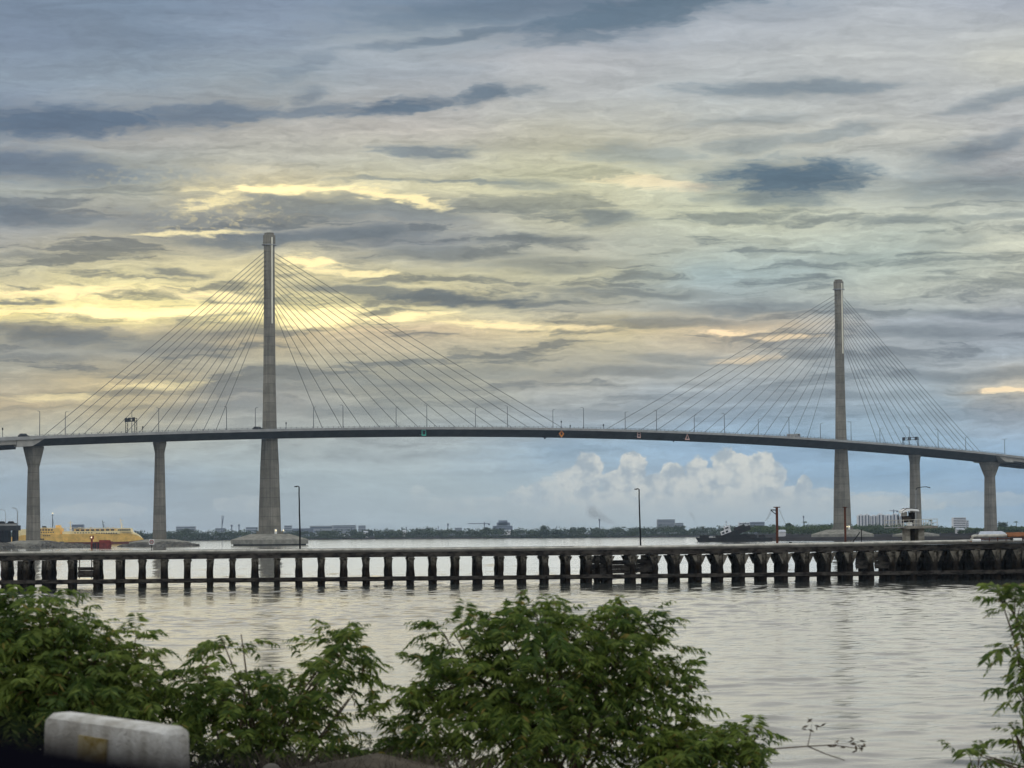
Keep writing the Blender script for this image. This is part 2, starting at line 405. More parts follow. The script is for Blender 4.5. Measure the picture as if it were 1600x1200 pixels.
M = {
    'tower': concrete_mat('tower_concrete', (0.215, 0.196, 0.158), 4.4),
    'pier': concrete_mat('pier_concrete', (0.225, 0.205, 0.168), 3.6),
    'cap': mat('pile_cap_concrete', (0.28, 0.265, 0.22), 0.9, 0.25, 0.35),
    'fascia': mat('fascia_concrete', (0.34, 0.335, 0.32), 0.85, 0.15, 0.25),
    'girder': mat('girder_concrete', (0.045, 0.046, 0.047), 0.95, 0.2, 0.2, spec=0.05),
    'pale': mat('precast_concrete', (0.40, 0.38, 0.34), 0.85, 0.15, 0.3),
    'cable': mat('stay_cable_grey', (0.13, 0.13, 0.125), 0.7),
    'steel': mat('galvanised_steel', (0.32, 0.33, 0.34), 0.5, metal=0.6),
    'strip': mat('cream_trunking', (0.86, 0.82, 0.66), 0.5),
    'lampsteel': mat('weathered_lamp_steel', (0.12, 0.125, 0.13), 0.6),
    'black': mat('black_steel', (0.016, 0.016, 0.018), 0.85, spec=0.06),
    'asphalt': mat('asphalt', (0.05, 0.05, 0.052), 0.9),
    'green': mat('sign_green', (0.10, 0.66, 0.50), 0.5),
    'orange': mat('sign_orange', (0.90, 0.32, 0.05), 0.5),
    'pink': mat('faded_red_white', (0.85, 0.55, 0.48), 0.5),
    'white': mat('white_paint', (0.75, 0.75, 0.73), 0.5),
    'red': mat('red_paint', (0.22, 0.03, 0.02), 0.7, 0.35, 1.0),
    'signdark': mat('sign_back', (0.02, 0.022, 0.025), 0.7),
    'yellow': mat('ship_yellow', (0.88, 0.55, 0.14), 0.55, 0.16, 0.3),
    'cream': mat('ship_cream', (0.88, 0.72, 0.38), 0.55, 0.12, 0.3),
    'rustred': mat('hull_red', (0.14, 0.035, 0.02), 0.8, 0.3, 0.4),
    'window': mat('dark_glass', (0.015, 0.018, 0.022), 0.15, spec=0.5),
    'rust': mat('rusty_steel', (0.13, 0.040, 0.022), 0.85, 0, 6.0, col2=(0.05, 0.02, 0.014)),
    'rustpipe': mat('rusty_pipe', (0.34, 0.14, 0.06), 0.85, 0, 3.0, col2=(0.20, 0.085, 0.04)),
    'pipe': mat('pale_pipe', (0.50, 0.48, 0.42), 0.65, 0.25, 1.2),
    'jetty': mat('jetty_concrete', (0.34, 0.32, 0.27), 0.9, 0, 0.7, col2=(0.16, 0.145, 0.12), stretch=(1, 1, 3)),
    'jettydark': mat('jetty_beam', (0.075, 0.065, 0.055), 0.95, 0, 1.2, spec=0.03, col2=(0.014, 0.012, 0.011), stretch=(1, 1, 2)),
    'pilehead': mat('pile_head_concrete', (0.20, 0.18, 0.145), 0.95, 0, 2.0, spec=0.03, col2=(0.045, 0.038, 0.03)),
    'deckside': mat('jetty_deck_top', (0.12, 0.113, 0.10), 0.95, 0.3, 0.6, spec=0.02),
    'mud': mat('dark_shore', (0.035, 0.031, 0.030), 0.95, 0.35, 0.08, spec=0.0),
    'rock': mat('bank_rock', (0.15, 0.14, 0.12), 0.95, 0.4, 0.5, spec=0.0),
    'hull': mat('wreck_hull', (0.024, 0.020, 0.018), 0.95, 0.3, 0.8, spec=0.03),
    'tin': mat('tin_roof', (0.42, 0.45, 0.50), 0.5, 0.12, 1.0, metal=0.3),
    'soil': mat('verge_soil', (0.10, 0.082, 0.06), 0.95, 0, 2.5, col2=(0.05, 0.042, 0.03), bump=0.6, bscale=9),
    'barrier': mat('barrier_white', (0.62, 0.61, 0.58), 0.8, 0, 7.0, col2=(0.36, 0.34, 0.30), bump=0.5, bscale=40, stretch=(1, 1, .35)),
    'barrieryellow': mat('barrier_yellow', (0.24, 0.165, 0.025), 0.85, 0, 12.0, col2=(0.42, 0.36, 0.22)),
    'trim': mat('car_trim', (0.010, 0.010, 0.014), 0.6),
    'doortrim': mat('door_trim', (0.0035, 0.0035, 0.006), 1.0, spec=0.0),
    'bark': mat('bark', (0.10, 0.075, 0.05), 0.9, 0.3, 20),
    'lampglass': mat('lamp_lens', (0.7, 0.7, 0.66), 0.4),
    'flood': mat('flood_lamp', (0.9, 0.85, 0.6), 0.4, emit=((1.0, 0.78, 0.42), 1.3)),
    'far_blue': mat('far_building_grey', (0.30, 0.31, 0.33), 0.8, 0.08, 0.02),
    'far_white': mat('far_building_white', (0.72, 0.71, 0.72), 0.8, 0.08, 0.02),
    'far_dark': mat('far_building_dark', (0.18, 0.20, 0.26), 0.8, 0.08, 0.02),
    'far_window': mat('far_windows', (0.05, 0.06, 0.08), 0.4),
}
# pile: concrete above, tide-black with growth below
pm = bpy.data.materials.new('pile_concrete')
pm.use_nodes = True
t = NT(pm.node_tree)
b = pm.node_tree.nodes['Principled BSDF']
b.inputs['Roughness'].default_value = 0.92
b.inputs['Specular IOR Level'].default_value = 0.03
geo = pm.node_tree.nodes.new('ShaderNodeNewGeometry')
x, y, z = t.sep(geo.outputs['Position'])
n = t.noise(geo.outputs['Position'], 2.6, 5, 0.6)
tide = t.mr(t.math('ADD', z, t.math('MULTIPLY_ADD', n, 1.4, -0.7)), 1.45, 2.7)
pm.node_tree.links.new(t.mix(tide, t.mix(t.mr(n, 0.35, 0.65), (0.008, 0.006, 0.005), (0.022, 0.016, 0.011)), t.mix(t.mr(n, 0.4, 0.6), (0.27, 0.24, 0.19), (0.05, 0.042, 0.032))), b.inputs['Base Color'])
M['pile'] = pm


def leaf_mat(name, c1, c2, sc, trans=0.35):
    mt = bpy.data.materials.new(name)
    mt.use_nodes = True
    nt = mt.node_tree
    t = NT(nt)
    b = nt.nodes['Principled BSDF']
    b.inputs['Roughness'].default_value = 0.55
    b.inputs['Specular IOR Level'].default_value = 0.25
    geo = nt.nodes.new('ShaderNodeNewGeometry')
    n = t.noise(geo.outputs['Position'], sc, 4, 0.7)
    rn = t.math('ADD', n, t.math('MULTIPLY_ADD', geo.outputs['Random Per Island'], 0.34, -0.17))
    c = t.mix(t.mr(rn, 0.36, 0.68), c1, c2)
    if trans > .4:       # a few yellowed and dry leaflets
        c = t.mix(t.math('GREATER_THAN', geo.outputs['Random Per Island'], 0.975), c, (0.30, 0.24, 0.06))
        c = t.mix(t.math('LESS_THAN', geo.outputs['Random Per Island'], 0.008), c, (0.16, 0.09, 0.04))
    nt.links.new(c, b.inputs['Base Color'])
    tr = nt.nodes.new('ShaderNodeBsdfTranslucent')
    nt.links.new(c, tr.inputs[0])
    mx = nt.nodes.new('ShaderNodeMixShader')
    mx.inputs[0].default_value = trans
    nt.links.new(b.outputs[0], mx.inputs[1])
    nt.links.new(tr.outputs[0], mx.inputs[2])
    nt.links.new(mx.outputs[0], nt.nodes['Material Output'].inputs[0])
    return mt


M['leaf'] = leaf_mat('shrub_leaf', (0.070, 0.125, 0.028), (0.240, 0.310, 0.065), 2.2, 0.55)
M['mangrove'] = leaf_mat('mangrove_leaf', (0.022, 0.040, 0.018), (0.060, 0.085, 0.032), 0.05, 0.15)
M['mangrove_green'] = leaf_mat('spit_mangrove_leaf', (0.026, 0.055, 0.014), (0.085, 0.130, 0.030), 0.05, 0.15)


# ------------------------------------------------------------------ mesh helpers
class MB:
    def __init__(s):
        s.v, s.f = [], []

    def add(s, vs, fs):
        o = len(s.v)
        s.v += [tuple(q) for q in vs]
        s.f += [tuple(i + o for i in f) for f in fs]
        return s

    def loft(s, rings, cap0=True, cap1=True, close=True):
        n = len(rings[0])
        vs = [p for r in rings for p in r]
        fs = []
        for k in range(len(rings) - 1):
            for i in range(n if close else n - 1):
                j = (i + 1) % n
                fs.append((k * n + i, k * n + j, (k + 1) * n + j, (k + 1) * n + i))
        if cap0:
            fs.append(tuple(range(n - 1, -1, -1)))
        if cap1:
            fs.append(tuple(range((len(rings) - 1) * n, len(rings) * n)))
        return s.add(vs, fs)

    def box(s, c, size, ax=None, ch=0.0):
        """box centred at c; ax = (x axis, y axis) in the ground plane"""
        X = Vector(ax[0]) if ax else Vector((1, 0, 0))
        Yv = Vector(ax[1]) if ax else Vector((0, 1, 0))
        Z = Vector((0, 0, 1)) if not (ax and len(ax) > 2) else Vector(ax[2])
        c = Vector(c)
        a, b_, h = size[0] / 2, size[1] / 2, size[2] / 2
        q = [(-a, -b_), (a, -b_), (a, b_), (-a, b_)]
        return s.loft([[c + X * i + Yv * j - Z * h for i, j in q], [c + X * i + Yv * j + Z * h for i, j in q]])

    def tube(s, pts, r, n=8, r2=None):
        pts = [Vector(p) for p in pts]
        rings = []
        up = Vector((0, 0, 1))
        for i, p in enumerate(pts):
            d = (pts[min(i + 1, len(pts) - 1)] - pts[max(i - 1, 0)]).normalized()
            a = d.cross(up if abs(d.z) < 0.95 else Vector((1, 0, 0))).normalized()
            c = a.cross(d)
            rr = r if r2 is None else r + (r2 - r) * i / (len(pts) - 1)
            rings.append([p + (a * math.cos(k * 2 * math.pi / n) + c * math.sin(k * 2 * math.pi / n)) * rr for k in range(n)])
        return s.loft(rings)

    def build(s, name, m, parent=None, loc=None, smooth=False):
        me = bpy.data.meshes.new(name)
        if loc is not None:
            loc = Vector(loc)
            vs = [tuple(Vector(q) - loc) for q in s.v]
        else:
            vs = s.v
        me.from_pydata(vs, [], s.f)
        me.materials.append(M[m] if isinstance(m, str) else m)
        bm = bmesh.new()
        bm.from_mesh(me)
        bmesh.ops.recalc_face_normals(bm, faces=bm.faces)
        bm.to_mesh(me)
        bm.free()
        if smooth:
            me.polygons.foreach_set('use_smooth', [True] * len(me.polygons))
        o = bpy.data.objects.new(name, me)
        C.objects.link(o)
        if loc is not None:
            o.location = loc
        if parent is not None:
            o.parent = parent
            o.matrix_parent_inverse = Matrix.Translation(parent_loc(parent)).inverted()
        return o


def parent_loc(o):
    p = Vector(o.location)
    while o.parent is not None:      # parents are never rotated at build time
        o = o.parent
    return p


def tag(o, label=None, cat=None, group=None, kind=None):
    for k, v in (('label', label), ('category', cat), ('group', group), ('kind', kind)):
        if v:
            o[k] = v
    return o


def thing(name, loc, label, cat, group=None):
    o = bpy.data.objects.new(name, None)
    C.objects.link(o)
    o.location = loc
    o.empty_display_size = 0.5
    return tag(o, label, cat, group)


def copy_tree(o, parent=None):
    c = o.copy()
    C.objects.link(c)
    if parent is not None:
        c.parent = parent
    for ch in o.children:
        copy_tree(ch, c)
    return c


def np_mesh(name, verts, quads, m, parent=None, smooth=False):
    me = bpy.data.meshes.new(name)
    nv, nf = len(verts), len(quads)
    k = quads.shape[1]
    me.vertices.add(nv)
    me.vertices.foreach_set('co', np.ascontiguousarray(verts, dtype=np.float32).ravel())
    me.loops.add(nf * k)
    me.loops.foreach_set('vertex_index', np.ascontiguousarray(quads, dtype=np.int32).ravel())
    me.polygons.add(nf)
    me.polygons.foreach_set('loop_start', np.arange(0, nf * k, k, dtype=np.int32))
    me.polygons.foreach_set('loop_total', np.full(nf, k, dtype=np.int32))
    if smooth:
        me.polygons.foreach_set('use_smooth', np.ones(nf, dtype=bool))
    me.update(calc_edges=True)
    me.materials.append(M[m] if isinstance(m, str) else m)
    o = bpy.data.objects.new(name, me)
    C.objects.link(o)
    if parent is not None:
        o.parent = parent
        o.matrix_parent_inverse = Matrix.Translation(parent_loc(parent)).inverted()
    return o


# ------------------------------------------------------------------ water
def water():
    ys = [16.0]
    while ys[-1] < 9000:
        y = ys[-1]
        ys.append(y + (0.16 + y * 0.0006 if y < 270 else (y - 270) * 0.06 + 0.4))
    ys = np.array(ys)
    s = np.concatenate([[-6, -3, -1.5, -0.8, -0.5], np.linspace(-0.30, 0.30, 900), [0.5, 0.8, 1.5, 3, 6]])
    Y, S = np.meshgrid(ys, s, indexing='ij')
    X = S * Y
    Z = np.zeros_like(X)
    for i in range(90):
        lam = 0.75 * (6.0 ** nprng.random())
        th = R(-82) + nprng.normal(0, 0.50)
        k = 2 * math.pi / lam
        a = 0.0080 / k       # slope of each train
        ph = nprng.random() * 6.283
        q = k * (X * math.cos(th) + Y * math.sin(th)) + ph
        # gust patches change the height of the ripples slowly
        g = 0.75 + 0.45 * np.sin(X * nprng.uniform(-.05, .05) + Y * nprng.uniform(-.06, .06) + ph)
        res = np.clip(lam / (0.32 + Y * 0.0008) - 1.0, 0, 1)
        Z += a * g * res * (np.sin(q) + 0.22 * np.cos(2 * q))
    Z += 3.2 * np.clip(Z, 0, 1) ** 2 + 0.5 * np.clip(Z, 0, 1) * np.abs(Z) / 0.04 * 0.5
    gust = sum(np.sin(X * nprng.uniform(-.16, .16) + Y * nprng.uniform(-.07, .07) + nprng.random() * 6.3) for _ in range(6)) / 6
    Z *= (1 + .75 * gust) * np.interp(Y, [90, 190], [1.0, 1.45])
    Z *= np.clip((900 - Y) / 500, 0, 1) * np.clip((0.36 - np.abs(S)) / 0.05, 0, 1)
    nr, nc = X.shape
    idx = np.arange(nr * nc).reshape(nr, nc)
    q = np.stack([idx[:-1, :-1].ravel(), idx[:-1, 1:].ravel(), idx[1:, 1:].ravel(), idx[1:, :-1].ravel()], 1)
    mt = bpy.data.materials.new('sea_water')
    mt.use_nodes = True
    t = NT(mt.node_tree)
    b = mt.node_tree.nodes['Principled BSDF']
    b.inputs['Base Color'].default_value = (0.030, 0.036, 0.034, 1)
    b.inputs['Roughness'].default_value = 0.06
    b.inputs['IOR'].default_value = 1.34
    geo = mt.node_tree.nodes.new('ShaderNodeNewGeometry')
    px, py, pz = t.sep(geo.outputs['Position'])
    n1 = t.noise(t.comb(t.math('MULTIPLY', px, 0.8), t.math('MULTIPLY', py, 1.6)), 4.5, 5, 0.6, dims='2D')
    bn = mt.node_tree.nodes.new('ShaderNodeBump')
    bn.inputs['Strength'].default_value = 0.25
    bn.inputs['Distance'].default_value = 0.02
    mt.node_tree.links.new(n1, bn.inputs['Height'])
    mt.node_tree.links.new(bn.outputs[0], b.inputs['Normal'])
    o = np_mesh('water', np.stack([X, Y, Z], -1).reshape(-1, 3), q, mt, smooth=True)
    tag(o, 'grey rippled harbour water reflecting the cloudy sky', 'water', kind='structure')


water()

# ------------------------------------------------------------------ near bank
def bank():
    xs = np.linspace(-60, 60, 241)
    ys = np.concatenate([np.linspace(-40, 14, 12), np.linspace(15, 30, 46)])
    X, Y = np.meshgrid(xs, ys, indexing='xy')
    prof = np.interp(Y, [-40, 10, 16.0, 18.0, 20.0, 27, 30], [3.42, 3.40, 3.36, 3.02, 2.7, -0.4, -1.2])
    prof += .36 * np.exp(-((X + 1.3) / 1.0) ** 4 - ((Y - 18.1) / 1.0) ** 2)
    Z = prof + 0.06 * np.sin(X * 1.7 + Y) * np.sin(Y * 2.1 + X * .6) * (Y > 9) + nprng.normal(0, 0.02, X.shape) * (Y > 9)
    nr, nc = X.shape
    idx = np.arange(nr * nc).reshape(nr, nc)
    q = np.stack([idx[:-1, :-1].ravel(), idx[:-1, 1:].ravel(), idx[1:, 1:].ravel(), idx[1:, :-1].ravel()], 1)
    o = np_mesh('ground', np.stack([X, Y, Z], -1).reshape(-1, 3), q, 'soil', smooth=True)
    tag(o, 'brown soil verge and bank under the shrubs', 'ground', kind='structure')
    mb = MB().box((0, 2.5, 3.434), (118, 8.5, 0.02))
    tag(mb.build('road', 'asphalt'), 'dark asphalt road beside the verge', 'road', kind='structure')


bank()

# ------------------------------------------------------------------ the bridge
T1 = G(421.5, 1137)
T2 = G(1316.5, 1387)
bdir = (T2 - T1)
SPAN = bdir.length
bdir.normalize()
nrm = Vector((bdir.y, -bdir.x, 0))       # towards the camera
ZUP = Vector((0, 0, 1))
HW = 13.0


def t_at(px, py, off=0.0):
    """distance along the bridge axis (from the near tower) seen at a pixel, for a line offset off towards the camera"""
    d = ray(px, py)
    s = d.x / d.y
    o = T1 + nrm * off
    return (s * o.y - o.x) / (bdir.x - s * bdir.y)


_edge = [(0, 682), (50, 680.5), (100, 678.5), (200, 675), (300, 672.3), (400, 670), (470, 668), (535, 666.6), (620, 665.5), (700, 665.6), (780, 666.3), (850, 667.5), (912, 669), (1000, 670.8), (1100, 674.2), (1225, 680),
         (1325, 686.5), (1412, 694), (1537, 706), (1600, 712)]
_t = [t_at(px, py, HW) for px, py in _edge]
_z = [P(px, py, (T1 + nrm * HW + bdir * tt).y).z for (px, py), tt in zip(_edge, _t)]
_fit = np.polyfit(np.array(_t) / 300.0, _z, 5)


def zd(tt):
    """height of the parapet top along the bridge"""
    return float(np.polyval(_fit, max(-170, min(560, tt)) / 300.0))


def B(tt, off, dz):
    p = T1 + bdir * tt + nrm * off
    p.z = zd(tt) + dz
    return p


TS, TE = t_at(53, 690, HW), t_at(1573, 712, HW)   # ends of the cable stayed girder
bridge = thing('cable_stayed_bridge', (T1 + bdir * SPAN / 2), 'long grey concrete cable stayed bridge with two tall single towers across the water', 'bridge')


def sweep(name, prof, ts, m, parent=bridge, close=True):
    mb = MB()
    mb.loft([[B(tt, o, dz) for o, dz in prof] for tt in ts], close=close)
    return mb.build(name, m, parent)


tsg = list(np.arange(TS, TE + 1, (TE - TS) / 90))
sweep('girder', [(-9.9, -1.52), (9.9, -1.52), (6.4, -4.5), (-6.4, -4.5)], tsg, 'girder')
deck_o = sweep('deck', [(-HW, -1.5), (HW, -1.5), (HW, -1.05), (-HW, -1.05)], tsg, 'asphalt')
for sgn in (1, -1):
    a, c = sgn * (HW + 0.05), sgn * (HW - 0.35)
    sweep('parapet', [(a, -1.56), (a, -0.35), (c, -0.35), (c, -1.56)], tsg, 'fascia')
    rl = MB()
    for k in range(int((TE - TS) / 3.0)):
        tt = TS + 1 + 3.0 * k
        rl.tube([B(tt, sgn * (HW - .15), -0.36), B(tt, sgn * (HW - .15), 0.42)], 0.11, 5)
    rl.loft([[B(tt, sgn * (HW - .15) + i, 0.12 + j) for i, j in ((-.06, -.05), (.06, -.05), (.06, .05), (-.06, .05))] for tt in tsg])
    rl.build('railing', 'lampsteel', bridge)
sweep('median_kerb', [(-1.6, -1.049), (1.6, -1.049), (1.6, -0.8), (-1.6, -0.8)], tsg, 'fascia')
# diagonal end block of the girder, and the approach spans beyond it
for t0, t1, sg in ((TS, TS - 9, -1), (TE, TE + 9, 1)):
    mb = MB()
    for off in (1,):
        mb.loft([[B(t0 - sg * 6.0, o, -1.57) for o in (-11.5, 11.5)] + [B(t0 - sg * 6.0, o, -1.6) for o in (11.5, -11.5)],
                 [B(t0, o, -1.57) for o in (-11.9, 11.9)] + [B(t0, o, -4.55) for o in (11.9, -11.9)],
                 [B(t1 - sg * 1.5, o, -1.57) for o in (-11.9, 11.9)] + [B(t1 - sg * 1.5, o, -4.55) for o in (11.9, -11.9)]])
    mb.build('end_block', 'pale', bridge)
    ta = [t0 + sg * 0.05 + sg * k * 5 for k in range(0, 13)]
    sweep('approach_deck', [(-HW, -1.5), (HW, -1.5), (HW, -1.05), (-HW, -1.05)], ta, 'asphalt')
    for s2 in (1, -1):
        a, c = s2 * (HW + 0.05), s2 * (HW - 0.35)
        sweep('parapet', [(a, -1.75), (a, -0.35), (c, -0.35), (c, -1.75)], ta, 'fascia')
    ta2 = [t1 - sg * 1.4 + sg * k * 5 for k in range(0, 12)]
    for off in (11.2, 6.5, 0, -6.5, -11.2):
        sweep('approach_girder', [(off - .5, -1.52), (off + .5, -1.52), (off + .45, -3.6), (off - .45, -3.6)], ta2, 'pale')
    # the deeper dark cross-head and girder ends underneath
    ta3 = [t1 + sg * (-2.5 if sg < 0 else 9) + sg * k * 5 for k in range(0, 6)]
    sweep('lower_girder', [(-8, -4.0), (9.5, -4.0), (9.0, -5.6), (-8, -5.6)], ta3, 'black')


def octa(c, a, b_, ch, z):
    """chamfered rectangle, a along the bridge, b across it"""
    q = [(-a, -b_ + ch), (-a + ch, -b_), (a - ch, -b_), (a, -b_ + ch), (a, b_ - ch), (a - ch, b_), (-a + ch, b_), (-a, b_ - ch)]
    out = []
    for i, j in q:
        p = Vector(c) + bdir * i + nrm * j
        p.z = z
        out.append(p)
    return out


# cables: pixel where each meets the parapet line
CAB = {0: ([64, 85, 107, 127, 150, 170, 194, 215, 234, 255, 274, 296, 316, 336], [505, 536, 567, 596, 627, 657, 687, 716, 747, 776, 805, 832, 860, 886]),
       1: ([941, 969, 995, 1020, 1046, 1072, 1096, 1120, 1145, 1167, 1191, 1214, 1237, 1260], [1373, 1386, 1400, 1412, 1426, 1440, 1454, 1468, 1482, 1495, 1508, 1518, 1528, 1537])}


def edge_py(px):
    return float(np.interp(px, [e[0] for e in _edge], [e[1] for e in _edge]))


for ti, (T, pxc, top_px, cab_top, cab_step) in enumerate(((T1, 421, 364, 394, 7.0), (T2, 1316, 437, 461, 5.75))):
    D = T.y
    sc = D / FPX
    zt = P(pxc, top_px, D).z
    zdk = zd(0 if ti == 0 else SPAN)
    zc1 = P(pxc, cab_top, D).z
    zlow = P(pxc, cab_top + cab_step * 15.5, D).z
    H = zt
    tw = thing('tower_empty', T, None, None) if False else None
    mb = MB()
    k = 0.80
    wl = [(3.2, 6.0), (H * .12, 5.55), (H * .25, 4.9), (zdk - 5, 4.2), (zdk + 1, 3.75), (zdk + 22, 3.25), (zlow, 2.95), (zt - 5.8, 2.8)]
    mb.loft([octa(T, a * k, a * k, a * 0.40, z) for z, a in wl])
    tower = mb.build('tower', 'tower', bridge)
    if ti == 1:
        tower['label'] = 'far tower at the right'
    else:
        tower['label'] = 'near taller looking tower at the left'
    hd = MB()
    hd.loft([octa(T, 2.42, 2.42, 0.9, z) if z < zt - 1 else octa(T, 1.9, 1.9, 0.7, z) for z in (zt - 5.4, zt - 1.1, zt - 0.9, zt)])
    hd.build('tower_head', 'tower', tower)
    pl = MB()
    pl.loft([octa(T, 2.9, 2.9, 1.0, zt - 5.85), octa(T, 2.9, 2.9, 1.0, zt - 5.45)])
    for s_ in (1, -1):
        pl.box(T + bdir * s_ * 3.3 + ZUP * (zt - 5.6), (1.6, 1.0, 0.3), (bdir, nrm))
    pl.build('maintenance_platform', 'steel', tower)
    # bright steel trunking down the anchor zone
    sp = MB()
    dd = (nrm * 0.99 - bdir * 0.10).normalized()
    side = Vector((-dd.y, dd.x, 0))
    for z0, z1, r0, r1 in ((zlow - 1.0, zt - 2.2, 2.42, 2.36),):
        c0 = T + dd * r0 + ZUP * 0
        sp.loft([[T + dd * (r + i) + side * j + ZUP * z for i, j in ((-.3, -.32), (.5, -.32), (.5, .32), (-.3, .32))] for z, r in ((z0, r0), (z1, r1))])
    sp.build('steel_trunking', 'strip', tower)
    # anchor boxes on the two end faces
    for s_ in (1, -1):
        for kk in range(14):
            z = zc1 - kk * cab_step * sc
            MB().box(T + bdir * s_ * 2.42 + ZUP * (z), (0.5, 1.1, 0.9), (bdir, nrm)).build('cable_anchor', 'tower', tower)
    # stay cables in a central plane
    for s_, lst in ((-1, CAB[ti][0]), (1, CAB[ti][1])):
        order = lst if s_ < 0 else lst[::-1]
        for kk, px in enumerate(order):
            tt = t_at(px, edge_py(px), 0)
            a_ = T + bdir * s_ * 2.5 + ZUP * (zc1 - kk * cab_step * sc)
            b_ = B(tt, 0, -1.0)
            sag = [a_.lerp(b_, q) - ZUP * (0.012 * (b_ - a_).length * q * (1 - q)) for q in (0, .25, .5, .75, 1)]
            MB().tube(sag, 0.125 if ti == 0 else 0.115, 6).build('stay_cable', 'cable', bridge, smooth=True)
    # pile cap: vertical rim, sloping top
    cp = MB()
    cp.loft([octa(T, 15.5, 15.5, 6.5, 0.55), octa(T, 15.5, 15.5, 6.5, 2.6), octa(T, 7.4, 7.4, 2.2, 5.2)])
    cap = cp.build('pile_cap', 'cap', bridge)
    MB().loft([octa(T, 14.6, 14.6, 6.2, -1.5), octa(T, 14.6, 14.6, 6.2, 0.56)]).build('cap_skirt', 'pile', cap)
    pd = MB()
    pd.loft([octa(T, 5.3, 5.3, 2.1, 5.05), octa(T, 5.3, 5.3, 2.1, 6.4)])
    pd.build('tower_plinth', 'tower', tower)
    for s_ in ((-.6, 3.6) if ti == 0 else (-4.0, -2.6, -.8)):
        MB().box(T + nrm * 5.9 + bdir * s_ + ZUP * 6.8, (.42, .35, .6), (bdir, nrm)).build('flood_lamp', 'flood', tower)
    dr = MB()
    dr.box(T + nrm * 5.45 - bdir * 0.5 + ZUP * 6.2, (1.3, .5, 2.6), (bdir, nrm))
    dr.build('entrance_door', 'white', tower)

# approach and back-span piers
for px, ptop, flare_px, wtop, wneck, wbase, low in ((52.5, 697, 730, 31, 18, 23, 0), (249.5, 691, 709, 20.5, 15, 22, 0), (1429, 712, 724, 19.5, 16, 20, 1), (1546, 722, 745, 33, 17, 21, 1)):
    tt = t_at(px, ptop, 0)
    c = T1 + bdir * tt
    sc = c.y / FPX
    ztop = zd(tt) - 4.5
    dzf = (flare_px - ptop) * sc
    mb = MB()
    wide = wtop > 25
    kk = 0.62                       # the section is seen half turned, so its silhouette is wider than its face
    def ring(wpx, z, fl=0.0):
        a = wpx * sc / 2 * (0.86 if not fl else 0.96)
        b2 = wpx * sc / 2 * (0.86 if not fl else 0.80)
        return octa(c, a, b2, a * 0.42, z)
    mb.loft([ring(wbase, 1.2), ring((wbase + wneck) / 2, ztop * 0.45), ring(wneck, ztop - dzf), ring(wtop, ztop - 0.9, 1), ring(wtop, ztop, 1)])
    pr = mb.build('pier', 'pier', bridge)
    cp = MB()
    if px == 1546:
        cp.loft([octa(c, 11, 10, 2, -0.5), octa(c, 11, 10, 2, 1.5)])
    else:
        cp.loft([octa(c, 11, 10, 2, -0.5), octa(c, 11, 10, 2, 2.0), octa(c, 5, 5, 1, 3.2)])
    cp.build('pile_cap', 'cap', bridge)

# ------------------------------------------------------------------ things on the bridge
def make_lamp(double=False):
    r = thing('street_lamp', (0, 0, 0), 'slim grey lamp post', 'street lamp', 'street lamps along the bridge deck')
    MB().tube([(0, 0, 0), (0, 0, 11.2)], 0.19, 8, 0.13).build('pole', 'lampsteel', r)
    arm = MB().tube([(0, 0, 10.9), (0.5, 0, 11.35), (1.9, 0, 11.5)], 0.10, 6)
    if double:
        arm.tube([(0, 0, 10.9), (-0.5, 0, 11.35), (-1.9, 0, 11.5)], 0.06, 6)
    arm.build('arm', 'lampsteel', r)
    for s_ in ((1, -1) if double else (1,)):
        h = MB().loft([[(s_ * (1.7 + i), j, 11.45 + k_) for i, j, k_ in ((0, -.12, 0), (.9, -.16, 0), (.9, .16, 0), (0, .12, 0))], [(s_ * (1.75 + i), j, 11.62) for i, j in ((0, -.08), (.75, -.1), (.75, .1), (0, .08))]])
        h.build('lamp_head', 'steel', r)
    return r


LAMPS = [(62, 1), (102, -1), (206, -1), (248, 1), (354, 1), (399, -1), (490, -1), (536, 1), (619, -1), (667, 1), (743, -1), (793, 1), (864, -1), (912, 1), (977, -1), (1026, 1), (1085, -1), (1132, 1), (1185, -1), (1233, 1), (1282, -1),
         (1330, 1), (1375, -1), (1421, 1), (1466, 1), (1509, -1), (1570, 0)]
near_label = {62: 'over the flared left end pier', 102: 'second from the left end of the bridge', 206: 'behind the sign gantry left of the near tower', 248: 'above the second pier from the left', 354: 'between the second pier and the near tower', 399: 'just left of the near tower'}
lamp0 = None
dbl = None
for i, (px, side_) in enumerate(LAMPS):
    if side_ == 0:
        o = make_lamp(True)
    else:
        if lamp0 is None:
            lamp0 = make_lamp()
            o = lamp0
        else:
            o = copy_tree(lamp0)
    off = side_ * (HW - 0.9)
    tt = t_at(px, edge_py(px), off)
    o.location = B(tt, off, -1.05)
    a = math.atan2(-nrm.y * (side_ or 1), -nrm.x * (side_ or 1))
    o.rotation_euler = (0, 0, a)
    if px in near_label:
        w_ = near_label[px]
    elif px < 900:
        w_ = '%s lamp to the right of the near tower on the deck' % ['first', 'second', 'third', 'fourth', 'fifth', 'sixth', 'seventh'][[490, 536, 619, 667, 743, 793, 864].index(px)]
    elif px < 1300:
        w_ = '%s lamp to the left of the far tower on the deck' % ['first', 'second', 'third', 'fourth', 'fifth', 'sixth', 'seventh', 'eighth', 'ninth'][[1282, 1233, 1185, 1132, 1085, 1026, 977, 912].index(px)]
    elif px < 1570:
        w_ = '%s lamp to the right of the far tower on the deck' % ['first', 'second', 'third', 'fourth', 'fifth'][[1330, 1375, 1421, 1466, 1509].index(px)]
    else:
        w_ = 'with two arms over the rightmost flared pier'
    o['label'] = ('slim grey lamp post, ' + w_) if px < 490 or px == 1570 else ('slim grey post, ' + w_)

